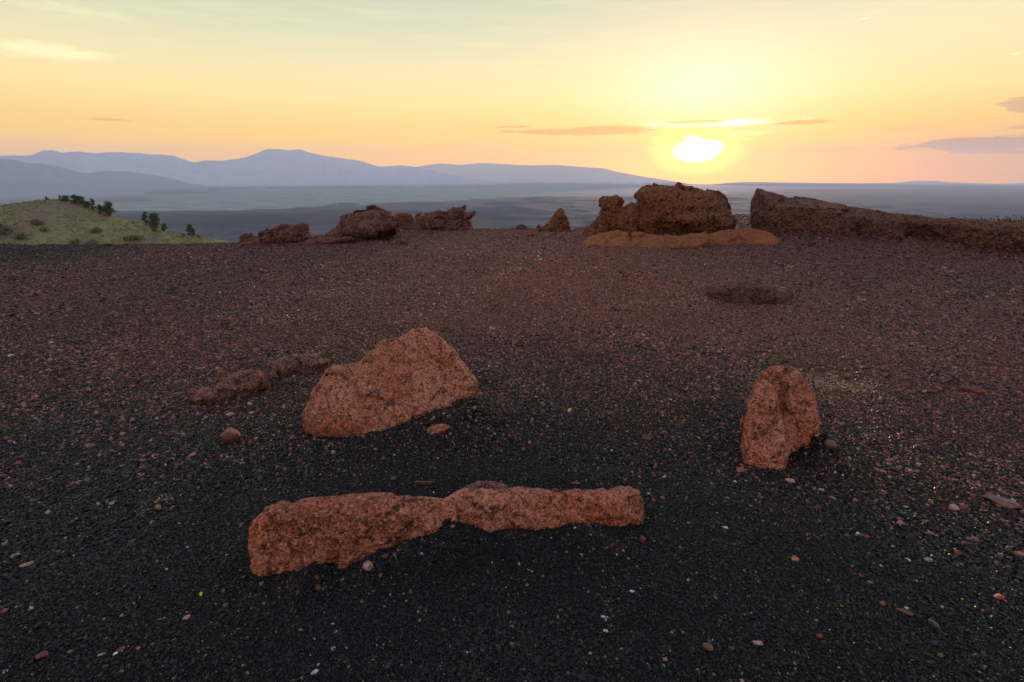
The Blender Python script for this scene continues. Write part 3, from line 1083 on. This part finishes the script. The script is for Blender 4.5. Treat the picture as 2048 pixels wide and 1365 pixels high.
# rubble at left
rock('broken_outcrop', 'low crumbling dark red outcrop with a pale chip, left of the big boulder', 'rock', RUBBLE, [
    ([(382, 800), (395, 783), (412, 770), (440, 755), (470, 743), (500, 738), (522, 742), (540, 760), (543, 778), (520, 800), (450, 830), (385, 825)],
     0.13, 0.12, 0.11, 0.0, 1.8),
    ([(455, 780), (470, 768), (490, 764), (492, 778), (480, 792), (460, 792)], 0.04, 0.05, 0.03, 0.11, 1.8)],
    (460, 800), back=0.10, voxel=0.010, amp=0.05, freq=8.0, ridged=0.035, k=0.03, seed=7.7, gain=0.66, facet=(0.09, 9.0))
rock('low_outcrop', 'low dark red hump behind the crumbling outcrop, left of the boulder top', 'rock', RUBBLE, [
    ([(532, 745), (545, 722), (565, 712), (600, 706), (640, 709), (668, 722), (650, 745), (600, 765), (545, 765)], 0.12, 0.14, 0.12, 0.0, 1.8)],
    (590, 748), back=0.08, voxel=0.011, amp=0.05, freq=8.0, ridged=0.03, seed=9.2, gain=0.62, facet=(0.05, 9.0))

# arched rock on the right
rock('arched_rock', 'upright rust-red rock bent like an arch, alone on the right of the cinders', 'rock', RED_NEAR, [
    ([(1512, 772), (1522, 745), (1540, 732), (1562, 727), (1585, 731), (1604, 744), (1625, 769), (1638, 800), (1644, 830), (1643, 866), (1620, 895), (1575, 915), (1530, 905),
      (1505, 830)], 0.10, 0.12, 0.085, -0.065, 2.8),
    ([(1480, 872), (1488, 840), (1498, 802), (1508, 776), (1528, 760), (1548, 778), (1560, 815), (1570, 860), (1578, 900), (1570, 950), (1520, 958), (1482, 938)],
     0.10, 0.12, 0.06, 0.072, 2.4)],
    (1525, 924), back=0.12, voxel=0.0095, amp=0.026, freq=6.0, pits=0.012, k=0.015, seed=1.3, gain=0.64, facet=(0.035, 6.5))

# ring-shaped crust
P = hit(1495, 592)
_x, _y, _z = np.meshgrid(np.arange(-0.85, 0.85, 0.016), np.arange(-0.5, 0.5, 0.016), np.arange(-0.12, 0.24, 0.016), indexing='ij')
_wx, _wy = _x + P[0], _y + P[1]
ang = np.arctan2(_y / 0.36, _x / 0.44)
rad = np.hypot(_x / 0.44, _y / 0.36)
rw = 0.088 + 0.05 * fbm(np.cos(ang) * 1.4 + 3, np.sin(ang) * 1.4, 0 * ang + 2.2, 2) - 0.02 * np.sin(ang)
f = np.hypot((rad - 1) * 0.34, (_z - 0.03) * (0.9 + 0.25 * np.sin(ang))) - rw * 0.9
f = f + 0.028 * fbm(_wx * 8, _wy * 8, _z * 8, 4)
vs, fs = surface_nets(f.astype(np.float32))
V = np.array([-0.85, -0.5, -0.12]) + vs * 0.016
ring = link('ring_crust', mesh_from('ring_crust', V, fs), RING, None, P)
tag(ring, 'low ring-shaped dark maroon crust lying on the far right gravel', 'rock')

# far rim, left group
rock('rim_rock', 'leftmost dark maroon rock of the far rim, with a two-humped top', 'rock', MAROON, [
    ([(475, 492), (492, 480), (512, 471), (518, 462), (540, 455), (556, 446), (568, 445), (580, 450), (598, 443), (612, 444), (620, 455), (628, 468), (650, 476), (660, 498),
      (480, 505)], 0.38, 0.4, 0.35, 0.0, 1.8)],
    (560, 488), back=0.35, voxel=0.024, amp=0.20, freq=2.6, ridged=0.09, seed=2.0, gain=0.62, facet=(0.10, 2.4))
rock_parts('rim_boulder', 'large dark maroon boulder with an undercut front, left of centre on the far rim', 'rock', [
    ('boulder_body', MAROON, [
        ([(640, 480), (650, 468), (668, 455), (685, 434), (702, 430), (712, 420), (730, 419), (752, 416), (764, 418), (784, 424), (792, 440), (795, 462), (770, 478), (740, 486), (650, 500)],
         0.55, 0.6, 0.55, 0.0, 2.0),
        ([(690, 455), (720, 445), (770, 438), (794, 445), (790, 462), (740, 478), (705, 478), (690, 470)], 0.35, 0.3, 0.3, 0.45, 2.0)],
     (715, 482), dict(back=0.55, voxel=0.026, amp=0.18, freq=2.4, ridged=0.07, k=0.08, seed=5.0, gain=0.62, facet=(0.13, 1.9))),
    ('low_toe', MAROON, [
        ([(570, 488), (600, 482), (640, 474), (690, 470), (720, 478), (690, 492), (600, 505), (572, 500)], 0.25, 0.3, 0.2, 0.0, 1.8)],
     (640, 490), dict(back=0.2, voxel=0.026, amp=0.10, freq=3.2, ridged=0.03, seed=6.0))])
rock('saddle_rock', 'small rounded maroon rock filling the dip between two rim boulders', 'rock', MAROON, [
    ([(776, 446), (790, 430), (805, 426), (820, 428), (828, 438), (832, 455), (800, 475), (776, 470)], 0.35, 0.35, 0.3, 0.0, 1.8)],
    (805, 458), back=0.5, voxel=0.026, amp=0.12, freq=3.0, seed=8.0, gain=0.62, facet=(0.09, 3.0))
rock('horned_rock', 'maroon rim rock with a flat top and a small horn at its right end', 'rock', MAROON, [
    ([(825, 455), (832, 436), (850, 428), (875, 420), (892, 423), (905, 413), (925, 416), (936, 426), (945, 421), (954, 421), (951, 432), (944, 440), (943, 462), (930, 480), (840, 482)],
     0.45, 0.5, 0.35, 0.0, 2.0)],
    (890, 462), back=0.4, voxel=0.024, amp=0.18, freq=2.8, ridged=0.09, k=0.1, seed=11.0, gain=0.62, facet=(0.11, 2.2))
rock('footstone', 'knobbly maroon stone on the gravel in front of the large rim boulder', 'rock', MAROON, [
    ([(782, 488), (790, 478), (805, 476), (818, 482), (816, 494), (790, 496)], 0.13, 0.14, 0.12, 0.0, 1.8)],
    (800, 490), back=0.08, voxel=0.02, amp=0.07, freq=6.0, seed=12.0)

# spire and its neighbours
rock('spire_rock', 'pointed brown-red spire standing alone between the rim groups', 'rock', RUST, [
    ([(1065, 466), (1076, 455), (1092, 448), (1102, 438), (1110, 424), (1122, 417), (1128, 424), (1136, 434), (1138, 455), (1136, 478), (1070, 480)],
     0.32, 0.35, 0.3, 0.0, 2.0)],
    (1105, 464), back=0.3, voxel=0.022, amp=0.10, freq=3.0, seed=13.0, gain=0.62, facet=(0.08, 3.0))
rock('sunken_stone', 'low dark stone sunk in the rim left of the pointed spire', 'rock', MAROON, [
    ([(1027, 462), (1036, 453), (1048, 450), (1058, 458), (1058, 470), (1028, 472)], 0.16, 0.18, 0.15, 0.0, 1.8)],
    (1042, 460), back=0.15, voxel=0.022, amp=0.07, freq=5.0, seed=14.0)
rock('gravel_stone', 'small reddish stone on the gravel just below the pointed spire', 'rock', RUST, [
    ([(1053, 478), (1057, 466), (1066, 463), (1075, 468), (1074, 478)], 0.12, 0.12, 0.1, 0.0, 1.8)],
    (1065, 474), back=0.08, voxel=0.018, amp=0.05, freq=6.0, seed=15.0)

# main outcrop below the sun
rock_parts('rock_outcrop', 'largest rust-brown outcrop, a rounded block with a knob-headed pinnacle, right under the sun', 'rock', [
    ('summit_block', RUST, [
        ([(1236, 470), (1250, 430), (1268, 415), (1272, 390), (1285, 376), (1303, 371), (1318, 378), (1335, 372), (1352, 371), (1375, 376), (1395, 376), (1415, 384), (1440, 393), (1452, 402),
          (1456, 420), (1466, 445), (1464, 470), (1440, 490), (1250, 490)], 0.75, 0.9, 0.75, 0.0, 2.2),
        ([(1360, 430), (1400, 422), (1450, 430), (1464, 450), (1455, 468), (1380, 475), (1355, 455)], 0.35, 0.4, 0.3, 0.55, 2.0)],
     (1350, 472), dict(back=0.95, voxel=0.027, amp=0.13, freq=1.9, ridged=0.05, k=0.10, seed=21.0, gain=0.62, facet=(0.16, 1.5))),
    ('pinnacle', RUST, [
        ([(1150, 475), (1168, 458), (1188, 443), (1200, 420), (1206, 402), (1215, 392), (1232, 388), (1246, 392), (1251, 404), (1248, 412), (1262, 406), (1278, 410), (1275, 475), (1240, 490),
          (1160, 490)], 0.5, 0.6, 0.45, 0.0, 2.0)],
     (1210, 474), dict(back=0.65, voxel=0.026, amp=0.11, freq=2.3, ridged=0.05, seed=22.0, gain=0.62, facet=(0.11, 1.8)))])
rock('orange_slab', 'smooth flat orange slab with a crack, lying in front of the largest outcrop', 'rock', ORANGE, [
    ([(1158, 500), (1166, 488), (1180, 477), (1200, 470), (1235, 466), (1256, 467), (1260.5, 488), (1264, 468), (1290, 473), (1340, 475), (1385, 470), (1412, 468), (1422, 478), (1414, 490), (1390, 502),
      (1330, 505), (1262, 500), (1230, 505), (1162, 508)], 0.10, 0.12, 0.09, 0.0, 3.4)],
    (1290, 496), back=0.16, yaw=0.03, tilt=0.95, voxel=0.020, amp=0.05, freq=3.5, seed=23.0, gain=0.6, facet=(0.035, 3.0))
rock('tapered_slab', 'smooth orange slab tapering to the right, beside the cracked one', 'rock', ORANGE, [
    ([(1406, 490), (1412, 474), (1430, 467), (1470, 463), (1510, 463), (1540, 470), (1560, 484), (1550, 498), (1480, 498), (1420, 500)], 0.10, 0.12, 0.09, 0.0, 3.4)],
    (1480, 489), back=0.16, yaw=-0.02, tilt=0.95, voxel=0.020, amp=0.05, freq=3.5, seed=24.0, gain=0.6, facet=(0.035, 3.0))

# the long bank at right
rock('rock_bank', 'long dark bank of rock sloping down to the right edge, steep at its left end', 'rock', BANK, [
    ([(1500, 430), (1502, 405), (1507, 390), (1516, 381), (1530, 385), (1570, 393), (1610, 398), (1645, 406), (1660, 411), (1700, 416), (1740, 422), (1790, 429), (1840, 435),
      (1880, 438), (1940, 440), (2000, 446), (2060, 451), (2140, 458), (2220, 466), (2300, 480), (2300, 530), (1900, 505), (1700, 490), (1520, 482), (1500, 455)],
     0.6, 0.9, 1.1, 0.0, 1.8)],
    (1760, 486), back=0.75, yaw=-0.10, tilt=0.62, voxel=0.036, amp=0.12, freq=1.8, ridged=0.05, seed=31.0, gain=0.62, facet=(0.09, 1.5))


# ------------------------------------------------------------------ single stones one can point to
def stone_mat(name, col):
    m, t, bs = make_mat(name)
    pos = t.node('ShaderNodeNewGeometry').outputs['Position']
    n = t.noise(pos, 70.0, 4.0, 0.65)
    t.put(bs.inputs['Base Color'], t.mix(t.smooth(n, 0.35, 0.65), tuple(c * 0.55 for c in col), tuple(min(c * 1.25, 0.8) for c in col)))
    bs.inputs['Roughness'].default_value = 0.6
    bs.inputs['Specular IOR Level'].default_value = 0.3
    bump(t, bs, n, 0.9, 0.006)
    return m


STONE = {'red': stone_mat('red_stone', (0.17, 0.055, 0.042)), 'pink': stone_mat('pink_stone', (0.36, 0.20, 0.165)),
         'mauve': stone_mat('mauve_stone', (0.20, 0.105, 0.09)), 'brown': stone_mat('brown_stone', (0.14, 0.07, 0.05)), 'white': stone_mat('white_chip', (0.52, 0.53, 0.54)),
         'yellow': stone_mat('yellow_chip', (0.75, 0.42, 0.10)), 'orange': stone_mat('orange_stone', (0.38, 0.14, 0.07)),
         'tan': stone_mat('tan_stone', (0.36, 0.26, 0.16)), 'blue': stone_mat('blue_grey_chip', (0.36, 0.40, 0.50))}


def stone_mesh(seed, w, h, dpt):
    import bmesh
    g = np.random.default_rng(seed)
    bm = bmesh.new()
    pts = g.normal(size=(16, 3))
    pts /= np.linalg.norm(pts, axis=1, keepdims=True)
    pts *= g.uniform(0.72, 1.05, (16, 1))
    pts /= np.abs(pts).max(0)
    pts *= [w / 2, dpt / 2, h / 2]
    vs = [bm.verts.new(p) for p in pts]
    res = bmesh.ops.convex_hull(bm, input=vs)
    bmesh.ops.delete(bm, geom=[e for e in res['geom_interior'] if isinstance(e, bmesh.types.BMVert)], context='VERTS')
    bmesh.ops.bevel(bm, geom=bm.edges[:], offset=min(w, h, dpt) * 0.06, segments=1, affect='EDGES')
    bmesh.ops.recalc_face_normals(bm, faces=bm.faces[:])
    me = bpy.data.meshes.new('stone')
    bm.to_mesh(me)
    bm.free()
    return me


STONES = [  # px, py centre, width px, height px, colour, tilt degrees, label
    (460, 871, 44, 36, 'red', 4, 'chunky dark red stone on black cinders below the crumbling outcrop'),
    (737, 1131, 22, 20, 'pink', 20, 'pale pink angular stone at the foot of the slab left half'),
    (771, 1112, 17, 11, 'red', 0, 'flat dark red stone just right of the pale pink one by the slab'),
    (1996, 1004, 55, 18, 'mauve', -4, 'long pinkish brown stone lying near the right edge'),
    (1908, 1015, 12, 17, 'pink', 60, 'upright pink chip left of the long pinkish stone'),
    (1926, 1014, 14, 11, 'red', 0, 'small dark red stone touching the upright pink chip'),
    (1139, 820, 9, 15, 'yellow', 20, 'bright yellow wood chip on the gravel between boulder and arched rock'),
    (1660, 889, 22, 19, 'brown', 10, 'rounded brown stone right of the arched rock foot'),
    (1293, 877, 27, 9, 'red', 0, 'flat brick-red stone in the gravel right of centre, lower of a pair'),
    (1328, 865, 19, 13, 'brown', 0, 'brown lump up right of the flat brick-red stone'),
    (1282, 1077, 18, 18, 'red', 10, 'dark red stone below the right tip of the foreground slab'),
    (1365, 709, 30, 11, 'brown', 0, 'low wide brown stone in the middle gravel above the arched rock'),
    (1450, 1055, 14, 8, 'white', 15, 'whitish chip right of the slab tip, under the arched rock'),
    (1716, 1068, 9, 8, 'blue', 5, 'small square bluish white chip right of the slab'),
    (1730, 1072, 16, 8, 'red', 0, 'dull red stone touching the square bluish chip'),
    (1855, 1120, 15, 10, 'pink', 0, 'salmon pink stone at lower right beside a white sliver'),
    (1817, 1121, 16, 5, 'white', 8, 'thin white sliver left of a salmon pink stone'),
    (1809, 1224, 27, 9, 'red', -12, 'flat pointed red-brown chip at lower right'),
    (1813, 1218, 10, 7, 'white', 0, 'white pebble tucked behind the flat pointed red-brown chip'),
    (1995, 1194, 18, 10, 'orange', -40, 'slanting orange splinter near the right edge low down'),
    (1914, 1107, 14, 15, 'red', 0, 'dark red rounded stone above the salmon one at right'),
    (2034, 1108, 20, 8, 'orange', -18, 'thin orange chip cut close by the right edge'),
    (1590, 1118, 11, 14, 'orange', 60, 'salmon orange stone alone below the arched rock'),
    (1265, 1183, 16, 6, 'white', 0, 'white flake on black cinders below the slab right half'),
    (1207, 1234, 12, 6, 'blue', 0, 'bluish flake below the white flake at bottom centre'),
    (1211, 1262, 11, 9, 'white', 0, 'broken whitish pebble under the bluish flake at bottom centre'),
    (403, 1189, 6, 9, 'yellow', 10, 'tiny bright yellow chip left below the slab left end'),
    (54, 1130, 20, 6, 'pink', 5, 'pale pink sliver near the left edge'),
    (33, 1112, 13, 7, 'tan', 0, 'tan pebble above the pale pink sliver at left edge'),
    (40, 927, 20, 9, 'red', 0, 'dull red flat stone at far left beside the black cinders'),
    (316, 1016, 12, 12, 'orange', 30, 'salmon stone left of the slab left end'),
    (382, 911, 18, 8, 'pink', -10, 'pink flat chip below the chunky dark red stone'),
    (1580, 962, 20, 10, 'pink', 0, 'pink crumbly stone below the foot of the arched rock'),
    (1640, 980, 14, 8, 'pink', 0, 'small pink chip right below the pink crumbly stone'),
    (1416, 1294, 25, 16, 'brown', 0, 'chunky red-brown stone at the bottom edge right of centre'),
    (1514, 1287, 24, 10, 'pink', -25, 'slanting pale pink chip at the bottom right of the chunky stone'),
    (1868, 1249, 20, 14, 'brown', 0, 'brown stone at bottom right'),
    (1640, 1273, 13, 8, 'red', 0, 'small red stone at bottom right between two pink chips'),
    (206, 1308, 15, 6, 'tan', 10, 'cream flat flake at the bottom left'),
    (231, 1308, 8, 5, 'white', 0, 'little white flake right of the cream one at bottom left'),
    (243, 1299, 14, 9, 'red', 0, 'reddish stone above the two pale flakes at bottom left'),
    (88, 1310, 18, 12, 'red', 20, 'dark maroon stone left of the pale flakes at bottom left'),
    (374, 1235, 13, 8, 'pink', 0, 'rosy pebble between slab and bottom edge at left'),
    (9, 1223, 14, 9, 'red', 0, 'rusty stone cut close by the left edge low down'),
    (65, 1216, 9, 8, 'tan', 40, 'ochre chip right of the rusty stone at the left edge'),
    (630, 1344, 16, 8, 'blue', -8, 'pale grey-blue square flake at the bottom edge'),
    (22, 712, 11, 5, 'white', 0, 'white pebble on the dark red gravel at far left'),
    (500, 808, 12, 10, 'tan', 20, 'cream stone in front of the crumbling outcrop'),
    (503, 826, 13, 9, 'tan', -30, 'tan chip below the cream stone by the outcrop'),
    (462, 829, 16, 8, 'tan', 10, 'ochre lump at the foot of the crumbling outcrop'),
    (667, 905, 10, 9, 'pink', 10, 'pink pebble below the big boulder left foot'),
    (587, 876, 16, 12, 'red', 20, 'dull red stone left of the big boulder foot'),
    (1944, 781, 38, 14, 'red', -10, 'flat mauve-red slab fragment at the right edge gravel'),
    (1984, 729, 36, 8, 'red', 0, 'thin red stone far right above the mauve fragment'),
    (1886, 537, 10, 4, 'white', -10, 'white chip on the far right gravel below the bank'),
    (985, 657, 16, 9, 'tan', 10, 'grey-tan stone up right of the big boulder top'),
    (1580, 534, 14, 5, 'pink', 0, 'small pinkish stone below the tapered orange slab'),
    (1724, 601, 18, 5, 'pink', 0, 'pale rose flat stone right of the ring-shaped crust'),
    (1150, 968, 26, 10, 'red', 0, 'dull red flat stone behind the slab right half'),
    (787, 957, 18, 9, 'red', 0, 'dark red chip behind the slab left half'),
    (850, 965, 50, 9, 'brown', 6, 'long thin brown splinter lying behind the slab middle'),
]
for i, (px, py, wp, hp_, colr, tl, lab) in enumerate(STONES):
    p = hit(px, py + hp_ * 0.30)
    dist = np.linalg.norm(p - CAM)
    sc = dist / F
    el = math.asin(-(p - CAM)[2] / dist)
    w, h = wp * sc * 0.9, hp_ * sc * 0.9
    dpt = max(min(w, h) * 1.1, 0.6 * h)
    me = stone_mesh(900 + i, w, h, dpt)
    o = link('stone', me, STONE[colr], None, (p[0], p[1], p[2] + 0.30 * h))
    o.rotation_euler = (-el * 0.7, math.radians(tl), -math.atan2(p[0], p[1]))
    tag(o, lab, 'stone', 'loose stones on the cinders')

# ------------------------------------------------------------------ loose cinders: nobody could count them
pebm, t, bs = make_mat('loose_cinder')
att = t.node('ShaderNodeAttribute', attribute_name='tint')
att.attribute_type = 'INSTANCER'
pos = t.node('ShaderNodeNewGeometry').outputs['Position']
n = t.noise(pos, 260.0, 2.0)
t.put(bs.inputs['Base Color'], t.mix(1.0, att.outputs['Color'], t.lin(n, 0.3, 0.7, 0.6, 1.35), 'MULTIPLY'))
bs.inputs['Roughness'].default_value = 0.40
bs.inputs['Specular IOR Level'].default_value = 0.28

rings = [(0.75, 2.6, 36000, 0.0031), (2.6, 4.6, 15000, 0.0043), (4.6, 8.0, 5000, 0.0059), (8.0, 17.0, 850, 0.0086), (17.0, 27.0, 160, 0.014)]
g = np.random.default_rng(42)
PX, PY, PS = [], [], []
for r0, r1, dn, sz in rings:
    half = math.radians(82 if r1 < 3 else 62)
    n = int(dn * half * (r1 * r1 - r0 * r0))
    r = np.sqrt(g.uniform(r0 * r0, r1 * r1, n))
    a = g.uniform(-half, half, n)
    PX.append(r * np.sin(a)); PY.append(r * np.cos(a))
    PS.append(sz * np.clip(g.lognormal(-0.12, 0.45, n), 0.35, 3.0))
PX, PY, PS = np.concatenate(PX), np.concatenate(PY), np.concatenate(PS)
# only the ground in and just around the picture
dep = PY * math.cos(PITCH) + CAM[2] * math.sin(PITCH)
ppx = W / 2 + F * PX / dep
ppy = H / 2 - F * (PY * math.sin(PITCH) - CAM[2] * math.cos(PITCH)) / dep
ok = (dep > 0.3) & (ppx > -350) & (ppx < W + 350) & (ppy < H + 200)
PX, PY, PS = PX[ok], PY[ok], PS[ok]
print('cinders', len(PX))
PZ = ground_z(PX, PY) + PS * 0.25
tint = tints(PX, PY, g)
PS = PS * (1 + 0.45 * fbm(PX * 1.6, PY * 1.6, 7.7, 3))       # finer and coarser patches
# chips that came off the near rocks lie about their feet
CHIP = np.array([flat_hit(*q)[:2] for q in [(520, 1175), (590, 1160), (660, 1150), (730, 1140), (800, 1110), (880, 1070), (980, 1070), (1080, 1070),
                                            (1180, 1060), (1270, 1080), (620, 880), (700, 885), (780, 880), (840, 870), (900, 840), (960, 800),
                                            (1490, 935), (1540, 945), (1590, 920), (1650, 880), (400, 815), (470, 815), (540, 800), (600, 775)]])
dch = np.full(len(PX), 9.0)
for q in CHIP:
    dch = np.minimum(dch, np.hypot(PX - q[0], PY - q[1]))
chip = g.random(len(PX)) < 0.035 * np.exp(-(dch / 0.10) ** 2)
tint[chip, :3] = np.array([0.24, 0.085, 0.055]) * g.uniform(0.35, 1.2, (chip.sum(), 1))
PS = np.where(chip, PS * g.uniform(1.0, 2.1, len(PX)), PS)
me = bpy.data.meshes.new('gravel')
me.vertices.add(len(PX))
me.vertices.foreach_set('co', np.stack([PX, PY, PZ], 1).astype(np.float32).ravel())
ca = me.attributes.new('tint', 'FLOAT_COLOR', 'POINT')
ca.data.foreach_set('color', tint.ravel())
sa = me.attributes.new('size', 'FLOAT_VECTOR', 'POINT')
sv = PS[:, None] * g.uniform(0.7, 1.25, (len(PS), 3)) * [1.1, 1.0, 0.75]
sa.data.foreach_set('vector', sv.astype(np.float32).ravel())
ra = me.attributes.new('turn', 'FLOAT_VECTOR', 'POINT')
rv = np.stack([g.normal(0, 0.45, len(PS)), g.normal(0, 0.45, len(PS)), g.uniform(0, 6.283, len(PS))], 1)
ra.data.foreach_set('vector', rv.astype(np.float32).ravel())
ka = me.attributes.new('pick', 'INT', 'POINT')
ka.data.foreach_set('value', g.integers(0, 6, len(PS)).astype(np.int32))
gravel = link('gravel', me, pebm)
gravel['kind'] = 'stuff'
gravel['label'] = 'loose black and red cinders covering the ground'

ng = bpy.data.node_groups.new('scatter_cinders', 'GeometryNodeTree')
ng.interface.new_socket('Geometry', in_out='INPUT', socket_type='NodeSocketGeometry')
ng.interface.new_socket('Geometry', in_out='OUTPUT', socket_type='NodeSocketGeometry')
N_, L_ = ng.nodes, ng.links
gi, go = N_.new('NodeGroupInput'), N_.new('NodeGroupOutput')
g2i = N_.new('GeometryNodeGeometryToInstance')
for k in range(6):
    ico = N_.new('GeometryNodeMeshIcoSphere')
    ico.inputs['Radius'].default_value = 1.0
    ico.inputs['Subdivisions'].default_value = 2
    sp_ = N_.new('GeometryNodeSetPosition')
    pn = N_.new('GeometryNodeInputPosition')
    ad = N_.new('ShaderNodeVectorMath'); ad.operation = 'ADD'
    ad.inputs[1].default_value = (7.3 * k, 3.1 * k, 5.7 * k)
    L_.new(pn.outputs[0], ad.inputs[0])
    no = N_.new('ShaderNodeTexNoise')
    no.inputs['Scale'].default_value = 1.15
    no.inputs['Detail'].default_value = 1.5
    L_.new(ad.outputs[0], no.inputs['Vector'])
    sb = N_.new('ShaderNodeVectorMath'); sb.operation = 'SUBTRACT'
    sb.inputs[1].default_value = (0.5, 0.5, 0.5)
    L_.new(no.outputs['Color'], sb.inputs[0])
    ml = N_.new('ShaderNodeVectorMath'); ml.operation = 'SCALE'
    ml.inputs['Scale'].default_value = 2.1
    L_.new(sb.outputs[0], ml.inputs[0])
    L_.new(ico.outputs['Mesh'], sp_.inputs['Geometry'])
    L_.new(ml.outputs[0], sp_.inputs['Offset'])
    sm = N_.new('GeometryNodeSetMaterial')
    sm.inputs['Material'].default_value = pebm
    L_.new(sp_.outputs[0], sm.inputs['Geometry'])
    L_.new(sm.outputs[0], g2i.inputs[0])


def named(attr, typ):
    q = N_.new('GeometryNodeInputNamedAttribute')
    q.data_type = typ
    q.inputs['Name'].default_value = attr
    return q.outputs['Attribute']


iop = N_.new('GeometryNodeInstanceOnPoints')
L_.new(gi.outputs[0], iop.inputs['Points'])
L_.new(g2i.outputs[0], iop.inputs['Instance'])
iop.inputs['Pick Instance'].default_value = True
L_.new(named('pick', 'INT'), iop.inputs['Instance Index'])
L_.new(named('size', 'FLOAT_VECTOR'), iop.inputs['Scale'])
e2r = N_.new('FunctionNodeEulerToRotation')
L_.new(named('turn', 'FLOAT_VECTOR'), e2r.inputs[0])
L_.new(e2r.outputs[0], iop.inputs['Rotation'])
L_.new(iop.outputs[0], go.inputs[0])
md = gravel.modifiers.new('scatter_cinders', 'NODES')
md.node_group = ng

# ------------------------------------------------------------------ the air
hz = bpy.data.materials.new('haze')
hz.use_nodes = True
hz.node_tree.nodes.clear()
t = NT(hz.node_tree)
pv_ = t.node('ShaderNodeVolumePrincipled')
pv_.inputs['Color'].default_value = (0.56, 0.71, 1.0, 1.0)
pv_.inputs['Density'].default_value = 1.02e-4
pv_.inputs['Anisotropy'].default_value = 0.18
oo = t.node('ShaderNodeOutputMaterial')
t.l.new(pv_.outputs[0], oo.inputs['Volume'])
zlo, zhi = PLAIN_Z - 14.0, 415.0
X0, X1, Y0, Y1 = -9400.0, 9400.0, -9400.0, 9400.0
hv = [(x, y, z) for z in (zlo, zhi) for x, y in ((X0, Y0), (X1, Y0), (X1, Y1), (X0, Y1))]
hf = [(0, 3, 2, 1), (4, 5, 6, 7), (0, 1, 5, 4), (1, 2, 6, 5), (2, 3, 7, 6), (3, 0, 4, 7)]
haze = link('haze', mesh_from('haze', hv, hf, False), hz)
haze['kind'] = 'stuff'
haze['label'] = 'thin blue evening haze over the plain'
